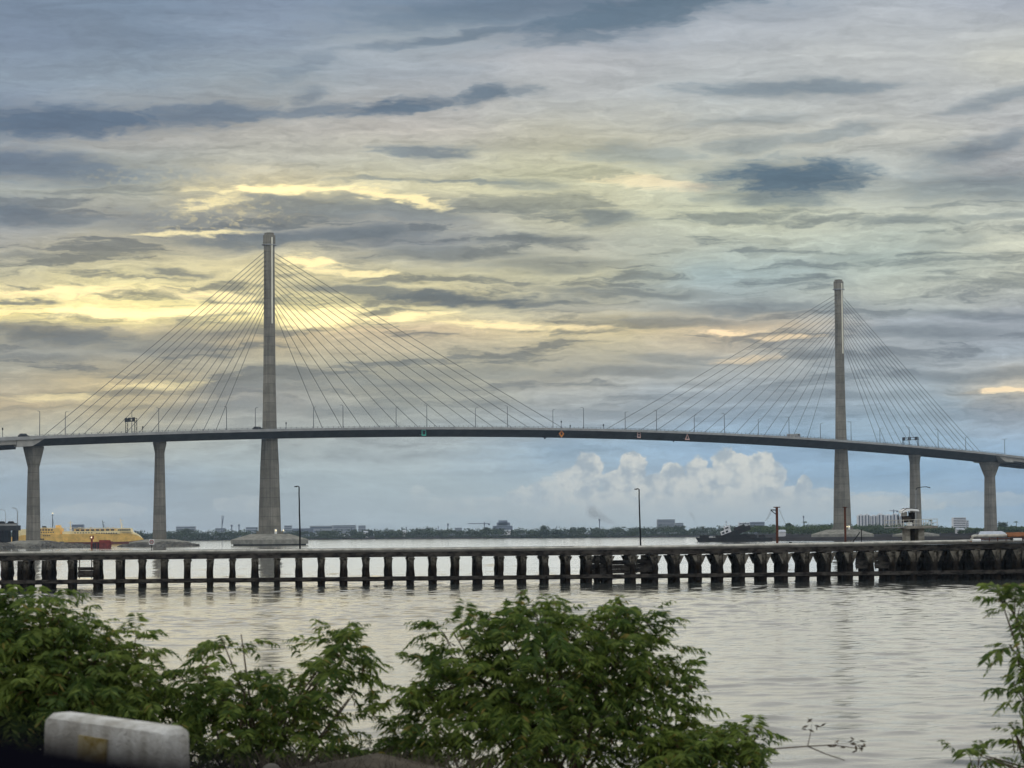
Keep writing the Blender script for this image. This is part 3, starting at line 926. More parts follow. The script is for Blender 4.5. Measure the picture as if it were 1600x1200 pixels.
# sign gantries
for px0, px1, ytop, off0, nm in ((196, 214, 654, 12.0, 'dark sign gantry on lattice legs over the deck left of the near tower'), (1413, 1433, 684, 12.0, 'grey sign gantry with boards over the deck right of the far tower')):
    tt = t_at((px0 + px1) / 2, edge_py((px0 + px1) / 2), 6.5)
    base_c = B(tt, 6.5, -1.05)
    g = thing('sign_gantry', base_c, nm, 'sign gantry')
    h = P((px0 + px1) / 2, ytop, base_c.y).z - base_c.z
    wd = (px1 - px0) * base_c.y / FPX / 0.66
    for s_ in (-1, 1):
        lg = MB()
        cc = base_c + nrm * s_ * wd / 2
        for q in (-1, 1):
            lg.tube([cc + bdir * q * .55, cc + bdir * q * .55 + ZUP * h], 0.14, 6)
        for z in np.arange(0.5, h - .6, 1.0):
            sgn = 1 if int(z) % 2 else -1
            lg.tube([cc - bdir * .55 * sgn + ZUP * z, cc + bdir * .55 * sgn + ZUP * (z + 1.0)], 0.08, 5)
        lg.build('leg', 'black', g)
    bm_ = MB()
    for z in (h, h - 1.2):
        for q in (-1, 1):
            bm_.tube([base_c + nrm * (-wd / 2) + bdir * q * .55 + ZUP * z, base_c + nrm * (wd / 2) + bdir * q * .55 + ZUP * z], 0.13, 6)
    bm_.build('beam', 'black', g)
    for q in (-.44, .02, .40):
        MB().box(base_c + nrm * wd * -q - bdir * 0.8 + ZUP * (h - .55), (0.12, 2.2, 1.9), (bdir, nrm)).build('sign_board', 'signdark', g)

# small signals standing at the deck edge
for px, hgt, nm in ((4, 4.0, 'thin black signal mast at the left end of the bridge'), (223, 2.6, 'small black sign on a short post right of the left gantry'), (447, 2.9, 'small black sign on a post just right of the near tower'), (877, 3.6, 'thin black mast on the deck near the middle of the span'), (891, 1.6, 'stubby black signal on the deck at mid span'), (943, 2.4, 'small black signal where the far fan of cables begins')):
    tt = t_at(px, edge_py(px), HW - 1.2)
    p = B(tt, HW - 1.2, -1.05)
    s_ = thing('signal_post', p, nm, 'signal post', 'small signals on the bridge deck')
    MB().tube([p, p + ZUP * (hgt + .6)], 0.12, 6).build('post', 'black', s_)
    MB().box(p + ZUP * (hgt + .3), (.5, .25, 1.0), (bdir, nrm)).build('signal_head', 'black', s_)


def car(px, off, label, m, L=4.5, H=1.5, cat='car', box=False):
    tt = t_at(px, edge_py(px), off)
    p = B(tt, off, -1.05)
    c = thing('parked_car' if not box else 'truck', p, label, cat)
    c.name = 'car' if not box else 'truck'
    prof = [(-.5, .22), (.5, .22), (.5, .55), (.30, .62), (.16, 1.0), (-.30, 1.0), (-.44, .66), (-.5, .6)] if not box else [(-.5, .25), (.5, .25), (.5, .8), (.44, 1.0), (.24, 1.0), (.22, .9), (-.5, .9)]
    mb = MB()
    mb.loft([[p + bdir * x * L + nrm * y + ZUP * z * H for x, z in prof] for y in (-.88, .88)])
    mb.build('body', m, c)
    MB().loft([[p + bdir * x * L + nrm * y + ZUP * z * H for x, z in (((-.34, .68), (.22, .68), (.13, .95), (-.27, .95)) if not box else ((.28, .6), (.45, .6), (.42, .92), (.28, .92)))] for y in (-.9, .9)]).build('window', 'window', c)
    for q in (-.32, .32):
        for y in (-.8, .8):
            w_ = p + bdir * q * L + nrm * y + ZUP * .33
            MB().tube([w_ - nrm * .12, w_ + nrm * .12], .33, 12).build('wheel', 'black', c)
    return c


car(37, 10.0, 'black car driving on the left end of the bridge', 'trim', 4.6, 2.0)
car(403, 9.5, 'dark low car beside the near tower on the bridge', 'black', 5.0, 1.9)
car(1240, 9.5, 'grey truck on the bridge deck left of the far tower', 'fascia', 9.0, 2.7, 'truck', True)

# navigation marks on the girder
def mark(px, py, kind):
    off = 8.6
    tt = t_at(px, py, off)
    p = B(tt, off, 0)
    p.z = P(px, py, p.y).z
    # plane of the mark faces the water, hung in front of the sloping web
    def poly(pts, d, d2=0.08):
        return MB().loft([[p + bdir * x + ZUP * y + nrm * (1.6 + d) for x, y in pts], [p + bdir * x + ZUP * y + nrm * (1.6 + d + d2) for x, y in pts]])
    lab = {'sq': 'hollow green square channel mark on the bridge girder', 'di': 'orange diamond mark on the girder near mid span', 're': 'upright rectangular mark with pale red border on the girder', 'tr': 'pale red hollow triangle mark on the girder'}[kind]
    s_ = thing('channel_mark', p + nrm * 1.6, lab, 'channel mark', 'navigation marks along the bridge girder')
    rect = lambda a, h: [(-a, -h), (a, -h), (a, h), (-a, h)]
    if kind == 'sq':
        poly(rect(1.35, 1.45), 0).build('panel', 'green', s_)
        poly(rect(.85, .95), .1).build('centre', 'signdark', s_)
    elif kind == 'di':
        poly([(0, -2.0), (1.9, 0), (0, 2.0), (-1.9, 0)], 0).build('panel', 'orange', s_)
        poly([(0, -.8), (.75, 0), (0, .8), (-.75, 0)], .1).build('centre', 'rust', s_)
    elif kind == 're':
        poly(rect(1.25, 1.6), 0).build('panel', 'pink', s_)
        for z in (-.6, .6):
            f = MB().loft([[p + bdir * x + ZUP * (y + z) + nrm * (1.6 + d) for x, y in rect(.75, .42)] for d in (.09, .15)])
            f.build('centre', 'signdark', s_)
    else:
        poly([(-1.8, -1.7), (1.8, -1.7), (0, 1.9)], 0).build('panel', 'pink', s_)
        poly([(-.85, -1.1), (.85, -1.1), (0, .6)], .1).build('centre', 'signdark', s_)
    fr = MB()
    for z in (-.9, .9):
        for x in (-.5, .5):
            fr.tube([p + bdir * x + ZUP * z - nrm * 1.2, p + bdir * x + ZUP * z + nrm * 1.6], .07, 5)
    fr.build('bracket', 'steel', s_)


for a in ((659, 676.2, 'sq'), (874, 678, 'di'), (995, 679.5, 're'), (1070.5, 682.5, 'tr')):
    mark(*a)
for px, nm in ((852, 'small dark lamp hanging under the girder left of the orange diamond'), (1053, 'small dark lamp hanging under the girder left of the triangle mark')):
    tt = t_at(px, edge_py(px), 6)
    p = B(tt, 5.6, -4.5)
    l = thing('navigation_lamp', p, nm, 'navigation lamp', 'lamps hanging under the girder')
    MB().box(p - ZUP * .3, (2.4, .8, .6), (bdir, nrm)).build('bracket', 'black', l)
    MB().tube([p - ZUP * .6, p - ZUP * 1.3], .5, 10, .25).build('lantern', 'black', l)

# ------------------------------------------------------------------ jetty
JD = 5 * FPX / 80.5
jdir = Vector((1, 0.10, 0)).normalized()
jn = Vector((jdir.y, -jdir.x, 0))            # towards the camera
J0 = Vector((G(800, JD).x, JD, 0))


def jrise(a):
    return 1 + .0003 * a + .0028 * max(0, a - 17)


def J(a, off, z):
    """a along the jetty from the picture's middle, off back from its front edge"""
    p = J0 + jdir * a - jn * off
    return Vector((p.x, p.y, z * jrise(a) if z > 0 else z))


def ja(px, off=0.0, py=880):
    d = ray(px, py)
    s = d.x / d.y
    o = J0 - jn * off
    return (s * o.y - o.x) / (jdir.x - s * jdir.y)


def jz(px, py, off=0.0):
    a = ja(px, off, py)
    return P(px, py, J(a, off, 0).y).z / jrise(a)


DZ = jz(800, 858.6)           # deck surface at the front edge
A0, A1 = ja(-260), ja(1900)
AW = ja(1395)                  # where the wide pier head begins
jetty = thing('jetty', J(0, 2.5, 0), 'long low weathered concrete jetty on dark piles running across the water', 'jetty')


def jbox(a0, a1, o0, o1, z0, z1, mb=None):
    mb = mb or MB()
    nseg = max(1, int((a1 - a0) / 2.2))
    rings = []
    for i in range(nseg + 1):
        a = a0 + (a1 - a0) * i / nseg
        j = rnd.uniform(-.012, .012)
        rings.append([J(a, o0, z0 + j), J(a, o1, z0 + j), J(a, o1, z1 + j), J(a, o0, z1 + j)])
    return mb.loft(rings)


jbox(A0, AW - .01, 0, 5.2, DZ - .13, DZ).build('deck', 'deckside', jetty)
jbox(AW, A1, -0.25, 16, DZ - .13, DZ + .02).build('deck', 'deckside', jetty)
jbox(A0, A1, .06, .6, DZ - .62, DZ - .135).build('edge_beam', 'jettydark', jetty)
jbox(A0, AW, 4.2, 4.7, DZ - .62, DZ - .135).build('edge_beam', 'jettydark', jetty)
jbox(A0, AW, 4.75, 5.05, DZ + .004, max(DZ + .05, jz(800, 854.2, 4.75))).build('kerb', 'jettydark', jetty)
# service pipes along the front edge
MB().tube([J(a, .25, DZ + .13 + rnd.uniform(-.01, .01)) for a in np.linspace(A0, ja(1512), 60)], .11, 8).build('service_pipe', 'pipe', jetty, smooth=True)
MB().tube([J(a, 1.3, DZ + .16 + rnd.uniform(-.012, .012)) for a in np.linspace(ja(900), ja(1530), 40)], .09, 8).build('service_pipe', 'pipe', jetty, smooth=True)


def pile(a, off, r, ztop, lean=0.0, bulge=1.0, head=0.0):
    n = 9
    rings = []
    zs = [-1.2, -.1, .25, .6, 1.0, 1.4, 1.9, 2.4, ztop - .3, ztop]
    for k, z in enumerate(zs):
        rr = r * ((1.16, 1.1, 1.05, 1.2, 1.1, 1.12, 1.0, .86, .9, 1)[k]) * bulge * rnd.uniform(.94, 1.08)
        if z >= ztop - .3:
            rr = r * (1.1 + head)
        cx = lean * (ztop - z)
        ring_ = []
        for i in range(n):
            th = 2 * math.pi * i / n
            q = rr * (1 + rnd.uniform(-.13, .13) * (1 if z < 2.3 else .4))
            ring_.append(J(a + cx + q * math.cos(th), off + q * math.sin(th), z))
        rings.append(ring_)
    return MB().loft(rings)


px_list = [-25, 6]
px_list += [40, 75, 110, 150, 185.5, 220.5, 255.5, 292, 327.5, 363, 398, 433, 467.5, 503, 538, 573, 608.5, 643, 678.5, 714, 749, 783.5, 819, 853, 888, 921, 953, 990, 1025, 1059, 1093, 1127, 1161, 1195, 1228, 1262, 1296, 1330, 1363, 1397, 1430, 1463, 1496, 1529, 1562, 1595, 1628]
cnt = 0
rear_extra = MB()
for px in px_list:
    a = ja(px)
    zt_ = DZ - .66
    lean = rnd.uniform(-.015, .015)
    pile(a, .58, .272 * rnd.uniform(.94, 1.12), zt_, lean).build('pile', 'pile', jetty)
    cnt += 1
    if px != 1397:
        pile(a + rnd.uniform(-.06, .06), 4.4, .275 * rnd.uniform(.92, 1.1), zt_, rnd.uniform(-.02, .02)).build('pile', 'pile', jetty)
    # cross-head between the pair, with haunches
    cb = MB()
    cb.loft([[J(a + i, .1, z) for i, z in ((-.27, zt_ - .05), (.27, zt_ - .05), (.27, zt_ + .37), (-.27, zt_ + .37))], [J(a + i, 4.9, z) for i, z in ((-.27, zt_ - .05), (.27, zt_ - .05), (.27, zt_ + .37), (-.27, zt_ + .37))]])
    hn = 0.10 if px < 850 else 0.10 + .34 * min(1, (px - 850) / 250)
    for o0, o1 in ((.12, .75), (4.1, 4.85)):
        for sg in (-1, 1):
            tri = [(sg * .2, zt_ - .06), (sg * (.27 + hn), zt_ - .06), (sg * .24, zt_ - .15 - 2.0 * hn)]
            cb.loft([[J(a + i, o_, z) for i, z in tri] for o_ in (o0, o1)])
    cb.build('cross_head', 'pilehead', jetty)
    if px > 900:
        rear_extra.v, rear_extra.f = rear_extra.v, rear_extra.f
        q = pile(a, 2.5, .29, zt_)
        rear_extra.add(q.v, q.f)
    if px > 1400:
        for off in (6.6, 9.8, 13.2):
            q = pile(a, off, .32, zt_)
            rear_extra.add(q.v, q.f)
        for off in (7, 11):
            q = pile(a + .95, off, .34, zt_, .02)
            rear_extra.add(q.v, q.f)
    if px < 90:
        for off in (2.4, 6.2):
            q = pile(a - .1, off, .36, zt_)
            rear_extra.add(q.v, q.f)
for px in (936, 1010, 68, 30):
    q = pile(ja(px), 1.6, .30, DZ - .66)
    rear_extra.add(q.v, q.f)
o = rear_extra.build('rear_piles', 'pile', jetty)
o['kind'] = 'stuff'
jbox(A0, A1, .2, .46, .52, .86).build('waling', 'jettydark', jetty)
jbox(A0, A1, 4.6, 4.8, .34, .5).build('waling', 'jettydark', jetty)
# hanging fender panels between some piles
for px0, px1, z0, z1, off in ((121, 145, 1.05, 2.05, .5), (955, 990, .9, 2.2, .9), (996, 1022, 1.0, 2.3, 1.2), (922, 950, .6, 2.5, 1.4), (1340, 1362, 1.1, 2.2, .8), (1370, 1395, 1.1, 2.2, .8)):
    mb = MB()
    a0, a1 = ja(px0), ja(px1)
    nb = 3
    for k in range(nb):
        za = z0 + (z1 - z0) * k / nb
        mb.loft([[J(a0 + rnd.uniform(-.05, .05), off + d, za + .02 + h) for d, h in ((0, 0), (.14, 0), (.14, (z1 - z0) / nb - .015), (0, (z1 - z0) / nb - .015))], [J(a1 + rnd.uniform(-.05, .05), off + d, za + .02 + h + rnd.uniform(-.03, .03)) for d, h in ((0, 0), (.14, 0), (.14, (z1 - z0) / nb - .015), (0, (z1 - z0) / nb - .015))]])
    for a in (a0 + .15, a1 - .15):
        mb.tube([J(a, off + .2, z0 - .1), J(a, off + .2, DZ - .5)], .05, 6)
    mb.build('fender_panel', 'jettydark', jetty)
# black sheets added behind the wide head as shade between its piles
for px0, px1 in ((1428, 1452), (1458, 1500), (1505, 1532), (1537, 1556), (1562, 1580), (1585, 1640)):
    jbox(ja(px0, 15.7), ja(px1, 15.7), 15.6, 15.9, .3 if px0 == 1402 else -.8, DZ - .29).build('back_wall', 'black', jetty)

# posts and lamps standing on the jetty
def jetty_lamp(px, ytop, name):
    a = ja(px, 2.5, 850)
    z1 = jz(px, ytop, 2.5)
    p = J(a, 2.5, DZ)
    l = thing('lamp_post', p, name, 'lamp post', 'lamp posts standing on the jetty')
    pts = [p + ZUP * ((z1 - DZ) * q) + jdir * (rnd.uniform(-.015, .015) - .10 * q) for q in np.linspace(0, 1, 9)]
    MB().tube(pts, .085, 8, .06).build('pole', 'black', l)
    e = pts[-1]
    MB().tube([e - ZUP * .05, e + ZUP * .06 - jdir * .12, e + ZUP * .02 - jdir * .32], .05, 6).build('arm', 'black', l)
    MB().box(e + ZUP * 0.0 - jdir * .32, (.28, .16, .10), (jdir, jn)).build('lamp_head', 'black', l)


jetty_lamp(469, 761, 'thin black lamp post on the jetty right of the near tower')
jetty_lamp(1001, 764, 'thin black lamp post on the jetty below the middle of the bridge')


def rusty_post(px, ytop, r, label, bracket):
    a = ja(px, 3.0, 845)
    p = J(a, 3.0, DZ)
    h = jz(px, ytop, 3.0) - DZ
    l = thing('steel_post', p, label, 'post')
    MB().tube([p, p + ZUP * h], r, 10).build('post', 'rust', l)
    MB().box(p + ZUP * (h + .04), (.62 if bracket else .4, .3, .09), (jdir, jn)).build('top_plate', 'rust', l)
    if bracket:
        br = MB().tube([p + ZUP * (h - .25), p + ZUP * (h - .22) - jdir * .62], .06, 6)
        br.tube([p + ZUP * (h - .75), p + ZUP * (h - .25) - jdir * .6], .045, 6)
        br.build('bracket', 'black', l)
        wr = MB()
        for e0, e1 in (((-.62, -.3), (-1.15, -1.3)), ((-.5, -.3), (-.95, -1.15)), ((.25, -.2), (.9, -1.7))):
            wr.tube([p + jdir * e0[0] + ZUP * (h + e0[1]), p + jdir * (e0[0] + e1[0]) / 2 + ZUP * (h + (e0[1] + e1[1]) / 2 - .05), p + jdir * e1[0] + ZUP * (h + e1[1])], .012, 4)
        wr.build('hanging_wires', 'black', l)


rusty_post(1214.5, 791, .13, 'dark rusty steel post with a side bracket and hanging wires', True)
rusty_post(1321, 790, .11, 'plain rust red steel post standing before the far tower', False)
# leaning props
p = J(ja(1346, 1.0, 840), 1.0, DZ)
l = thing('prop_frame', p, 'dark upright pole with a leaning prop on the jetty before the far tower', 'prop')
MB().tube([p, p + ZUP * 1.5], .05, 6).build('upright', 'black', l)
MB().tube([p - jdir * 1.05, p + ZUP * 1.2 - jdir * .15], .05, 6).build('prop', 'black', l)
for px, hh in ((1235, .28), (1243, .22), (1198, .2)):
    p = J(ja(px, 2.0, 848), 2.0, DZ)
    b_ = thing('mooring_bollard', p, {1235: 'black mooring bollard right of the bracketed post', 1243: 'smaller black bollard beside another, right of the bracketed post', 1198: 'small black bollard left of the bracketed post'}[px], 'bollard', 'bollards on the jetty')
    MB().tube([p, p + ZUP * hh], .09, 10).build('shaft', 'black', b_)
    MB().tube([p + ZUP * hh, p + ZUP * (hh + .08)], .14, 10).build('bollard_cap', 'black', b_)

# roundel sign at the left
a = ja(237, .3, 847)
p = J(a, .2, DZ)
zc = jz(237, 847.5, .2)
s_ = thing('warning_sign', p, 'small white square sign with a red ring on the jetty edge', 'sign')
MB().tube([p, Vector((p.x, p.y, zc))], .03, 6).build('post', 'black', s_)
c_ = Vector((p.x, p.y, zc)) + jn * .05
MB().box(c_, (.50, .03, .52), (jdir, jn)).build('panel', 'white', s_)
rg = MB()
for k in range(20):
    a0, a1 = k * math.pi / 10, (k + 1) * math.pi / 10
    q = [(math.cos(x_) * r_, math.sin(x_) * r_) for x_, r_ in ((a0, .13), (a0, .20), (a1, .20), (a1, .13))]
    rg.loft([[c_ + jdir * i + ZUP * j + jn * d for i, j in q] for d in (.018, .03)])
rg.build('ring', 'red', s_)
MB().box(c_ + jn * .025, (.2, .02, .09), (jdir, jn)).build('bar', 'black', s_)

# loading platform with canopied control seat
OFFP = 4.0
def jp(px, py, off=OFFP):
    a = ja(px, off, py)
    return a, jz(px, py, off)
aL, zS = jp(1391, 823)
aR, _ = jp(1458, 823)
plat = thing('loading_platform', J((aL + aR) / 2, OFFP, DZ), 'concrete platform on thick legs with a railing above the jetty', 'platform')
am = (aL + aR) / 2
def jblock(mb, a0, a1, o0, o1, z0, z1):
    return mb.loft([[J(a0, o0, z0), J(a1, o0, z0), J(a1, o1, z0), J(a0, o1, z0)], [J(a0, o0, z1), J(a1, o0, z1), J(a1, o1, z1), J(a0, o1, z1)]])
jblock(MB(), aL + 1.2, aR, OFFP - 1.6, OFFP + 1.6, zS - .22, zS).build('slab', 'jetty', plat)
for q0, q1 in ((1413, 1419), (1432, 1441)):
    jblock(MB(), jp(q0, 835)[0], jp(q1, 835)[0], OFFP - .8, OFFP + .8, DZ + .01, zS - .225).build('leg', 'jetty', plat)
jblock(MB(), jp(1420, 835)[0], jp(1431, 835)[0], OFFP + .3, OFFP + .5, DZ + .01, zS - .23).build('bracing', 'jettydark', plat)
for o_ in (OFFP - 1.55, OFFP + 1.55):
    rl = MB()
    for z in (.28, .62):
        rl.tube([J(aL - .3, o_, zS + z - .05), J(aR, o_, zS + z)], .025, 5)
    for q in np.linspace(aL - .2, aR, 9):
        rl.tube([J(q, o_, zS - .02), J(q, o_, zS + .64)], .028, 5)
    rl.build('railing', 'pipe', plat)
wb = MB()
jblock(wb, aL - .4, aL + 1.19, OFFP - .9, OFFP + .9, zS - .12, zS - .05)
wb.build('walkway', 'steel', plat)
cab = thing('control_cab', J(jp(1420, 815)[0], OFFP, zS), 'white canopied control cab with black frame on the loading platform', 'cab')
c0, c1 = jp(1409, 815)[0], jp(1433, 815)[0]
zr = jz(1420, 799, OFFP)
cn = MB()
n_ = 10
rings = []
for i in range(n_ + 1):
    u_ = i / n_
    a = c0 - .08 + (c1 - c0 + .1) * u_
    zz = zr + .22 * math.sin(min(1, u_ * 1.6) * math.pi / 2) - .20 * max(0, u_ - .45)
    rings.append([J(a, OFFP - .75, zz - .14), J(a, OFFP + .75, zz - .14), J(a, OFFP + .7, zz + .1), J(a, OFFP - .7, zz + .1)])
cn.loft(rings).build('canopy', 'white', cab, smooth=False)
fr = MB()
for o_ in (OFFP - .68, OFFP + .68):
    fr.tube([J(c0 - .12, o_, zS + .2), J(c0 - .16, o_, zS + .9), J(c0 - .05, o_, zr + .05), J(c0 + .35, o_, zr + .28), J(c1 - .2, o_, zr + .22), J(c1 + .08, o_, zr + .12)], .045, 6)
    fr.tube([J(c0 + .95, o_, zS), J(c0 + .9, o_, zr)], .05, 6)
    fr.tube([J(c0 + .2, o_, zS + .9), J(c1 - .4, o_, zS + .95)], .05, 6)
fr.build('frame', 'black', cab)
jblock(MB(), c0 + .15, c0 + 1.0, OFFP - .5, OFFP + .5, zS + .35, zS + .95).build('seat_base', 'jettydark', cab)
jblock(MB(), c0 + .42, c0 + .95, OFFP - .7, OFFP - .52, zS + .05, zS + .36).build('control_box', 'white', cab)
jblock(MB(), c0 + .02, c0 + .5, OFFP - .3, OFFP + .4, zS + .96, zr - .05).build('windscreen', 'pale', cab)
jblock(MB(), c0 + .82, c1 - .35, OFFP - .5, OFFP + .5, zS + .5, zr - .1).build('seat_back', 'black', cab)

# street light reaching out past the right back-span pier
pY = 900
p = G(1431, pY, 1.0)
tp = P(1431, 762, pY)
l = thing('tall_street_light', p, 'long curved lamp arm reaching out beside the third pier', 'street light')
MB().tube([p, tp - ZUP * .8], .16, 8, .1).build('pole', 'steel', l)
MB().tube([tp - ZUP * .8, tp + Vector((.4, 0, -.1)), P(1440, 761, pY), P(1449, 760.5, pY)], .16, 6).build('arm', 'black', l)
h_ = P(1450.5, 761, pY)
MB().loft([[h_ + Vector((i, j, k_)) for i, j, k_ in ((-.6, -.15, -.12), (.8, -.18, -.4), (.8, .18, -.4), (-.6, .15, -.12))], [h_ + Vector((i, j, k_)) for i, j, k_ in ((-.5, -.1, .12), (.6, -.1, .0), (.6, .1, .0), (-.5, .1, .12))]]).build('lamp_head', 'black', l)

# pipe loop and rusty pipe at the right end
pe = thing('pipe_loop', J(ja(1518, 1.5, 845), 1.5, DZ), 'pale elbow pipe rising over the right end of the jetty', 'pipe')
a0, zz = jp(1518.5, 846, 1.5)
a1, z1 = jp(1573, 836.5, 1.5)
z1 = jz(1545, 837, 1.5)
MB().tube([J(a0, 1.5, DZ + .05), J(a0, 1.5, z1 - .22), J(a0 + .05, 1.5, z1 - .08), J(a0 + .2, 1.5, z1), J(a0 + .6, 1.5, z1), J(a1, 1.5, z1)], .15, 10).build('pipe_run', 'pipe', pe, smooth=True)
MB().tube([J(a0, 1.5, DZ + .05), J(a0, 1.5, DZ + .16)], .24, 10).build('flange', 'orange', pe)
rp = thing('rusty_pipeline', J(a1 + .1, 1.5, DZ), 'thick rusty brown pipes lying at the right end of the jetty', 'pipe')
for dz_, r_ in ((0, .15), (.30, .15), (-.3, .13)):
    MB().tube([J(a1 + .02, 1.5 + dz_, z1 + .03 + dz_ * .3), J(a1 + 9, 1.5 + dz_, z1 + .03 + dz_ * .3)], r_, 10).build('pipe_run', 'rustpipe', rp, smooth=True)
for k in range(5):
    MB().box(J(a1 + .5 + k * 1.6, 1.5, (DZ + z1) / 2 - .06), (.12, .5, z1 - DZ - .3), (jdir, jn)).build('pipe_support', 'jettydark', rp)
sk = thing('pipe_rack', J(a0 + 2, 3.5, DZ), 'low dark steel rack under the pale elbow pipe', 'rack')
rk = MB()
for k in range(7):
    rk.box(J(a0 + .6 + k * .85, 3.2, DZ + .25), (.07, .07, .5), (jdir, jn))
rk.tube([J(a0 + .3, 3.2, DZ + .5), J(a0 + 7, 3.2, DZ + .5)], .05, 6)
rk.tube([J(a0 + .3, 3.2, DZ + .25), J(a0 + 7, 3.2, DZ + .25)], .05, 6)
rk.build('rack_frame', 'rust', sk)
for k, px in enumerate((1526, 1590)):  # white cylinders standing in for bright water and sky seen through gaps
    q = J(ja(px, .8, 848), .8, DZ)
    d_ = thing('white_drum', q, ['white drum lying beneath the pale elbow pipe', 'white drum under the rusty pipes at the right end'][k], 'drum', 'white drums on the jetty')
    MB().tube([q + ZUP * .16 - jdir * .42, q + ZUP * .16 + jdir * .42], .15, 12).build('drum_body', 'white', d_)

# ------------------------------------------------------------------ tin roofed hut at the right pier
hY = 1180
hc = G(1546, hY, 1.0)
hut = thing('pier_hut', hc, 'low open shed with a pale tin roof at the foot of the rightmost pier', 'shed')
x0, x1 = P(1528, 834, hY).x, P(1567, 834, hY).x
zr0 = P(1546, 830.5, hY).z
ze = P(1546, 836, hY).z
mb = MB()
for (za, ya, zb, yb) in ((ze, hY - 5, zr0, hY), (ze, hY + 5, zr0, hY)):
    s0 = [(x0 - 1.0, ya, za), (x1 + 2.0, ya, za), (x1 - .5, yb, zb), (x0 + 1.2, yb, zb)]
    mb.loft([s0, [(x_, y_, z_ + .15) for x_, y_, z_ in s0]])
mb.build('roof', 'tin', hut)
for x_ in np.linspace(x0, x1, 5):
    for y_ in (hY - 4.2, hY + 4.2):
        MB().box((x_, y_, (ze + 1.0) / 2), (.3, .3, ze - 1.1)).build('post', 'black', hut)
MB().box(((x0 + x1) / 2, hY, 1.9), (x1 - x0 - 4, 4, 2.0)).build('counter', 'jetty', hut)

# ------------------------------------------------------------------ yellow ferry
SY = 1500
def SX(px):
    return P(px, 845, SY).x
def SZ(px, py):
    return P(px, py, SY).z
ferry = thing('ferry', G(130, SY), 'long yellow passenger ferry with raked bow lying beyond the left piers', 'ship')
W2 = 6.5
xs_ = [(20, .8), (40, .95), (90, 1), (150, 1), (185, .85), (205, .55), (217, .25), (224, .05)]
zb, zk = 0.0, SZ(130, 847)
def hull_ring(px, k, ztop, zbot):
    x_ = SX(px)
    w_ = W2 * k
    return [(x_, SY - w_ * .9, zbot), (x_, SY + w_ * .9, zbot), (x_, SY + w_, ztop), (x_, SY - w_, ztop)]
tops = {20: 839, 40: 836, 90: 834.5, 150: 834, 185: 833.2, 205: 833.4, 217: 837.3, 224: 841.8}
mb = MB()
mb.loft([hull_ring(px, k, SZ(px, tops[px]), zk + (0.0 if px < 200 else (px - 200) * .05)) for px, k in xs_])
hullo = mb.build('hull', 'yellow', ferry)
mb = MB()
mb.loft([hull_ring(px, k * .9, zk + (0 if px < 200 else (px - 200) * .045) - .02, -.8) for px, k in xs_[:-1]])
mb.build('boot_top', 'rustred', ferry)
# forecastle whaleback
mb = MB()
mb.loft([[(SX(px), SY - W2 * k, SZ(px, tops_)), (SX(px), SY + W2 * k, SZ(px, tops_)), (SX(px), SY + W2 * k * .85, SZ(px, t2)), (SX(px), SY - W2 * k * .85, SZ(px, t2))] for px, k, tops_, t2 in ((182, .86, 833.2, 830.6), (205, .56, 833.3, 830.6), (212, .40, 835.4, 833.0), (217, .26, 837.3, 835.6), (222, .1, 840.6, 840))])
mb.build('forecastle', 'cream', ferry)
def sbox(name, x0, x1, y1, y0, wk, m, parent=ferry, slope=0.0):
    mb = MB()
    za, zb_ = SZ((x0 + x1) / 2, y1), SZ((x0 + x1) / 2, y0)
    w_ = W2 * wk
    X0, X1 = SX(x0), SX(x1)
    mb.loft([[(X0, SY - w_, za), (X1, SY - w_, za), (X1, SY + w_, za), (X0, SY + w_, za)], [(X0, SY - w_ * .97, zb_), (X1 - slope, SY - w_ * .97, zb_), (X1 - slope, SY + w_ * .97, zb_), (X0, SY + w_ * .97, zb_)]])
    return mb.build(name, m, parent)
sbox('passenger_deck', 100, 190, 834.2, 829.8, .93, 'cream')
sbox('upper_deck', 118, 184, 829.7, 826.4, .88, 'yellow')
br = sbox('wheelhouse', 184, 207, 831.4, 825.2, .75, 'cream', slope=.8)
sbox('stern_house', 62, 97, 834.6, 825.5, .95, 'yellow')
sbox('stern_house', 22, 45, 838, 827, .9, 'cream')
sbox('funnel', 88, 96, 825.4, 820.5, .4, 'yellow', slope=.8)
sbox('funnel', 67, 72, 825.4, 822, .4, 'black', slope=.4)
def swin(x0, x1, yy, n, hpx=1.3, wk=.94, duty=.55):
    for k in range(n):
        mb = MB()
        a = SX(x0) + (SX(x1) - SX(x0)) * (k + .5) / n
        hw = (SX(x1) - SX(x0)) / n * duty / 2
        z = SZ((x0 + x1) / 2, yy)
        hh = hpx * SY / FPX / 2
        mb.loft([[(a - hw, SY - W2 * wk - .12, z - hh), (a + hw, SY - W2 * wk - .12, z - hh), (a + hw, SY - W2 * wk - .12, z + hh), (a - hw, SY - W2 * wk - .12, z + hh)], [(a - hw, SY - W2 * wk + .3, z - hh), (a + hw, SY - W2 * wk + .3, z - hh), (a + hw, SY - W2 * wk + .3, z + hh), (a - hw, SY - W2 * wk + .3, z + hh)]])
        mb.build('window', 'window', ferry)
swin(152, 186, 833.2, 9, 1.6, .94, .62)
swin(118, 148, 832.5, 7, 1.2, .94, .5)
swin(120, 182, 828.2, 8, 2.4, .9, .66)
swin(186, 206, 828.0, 7, 1.9, .76, .85)
swin(64, 86, 828.0, 5, 2.2, .96, .6)
swin(66, 88, 831.8, 6, 1.7, .96, .5)
swin(70, 82, 836.8, 4, 1.7, 1.0, .5)
swin(66, 72, 842.5, 2, 2.2, 1.0, .7)
rl = MB()
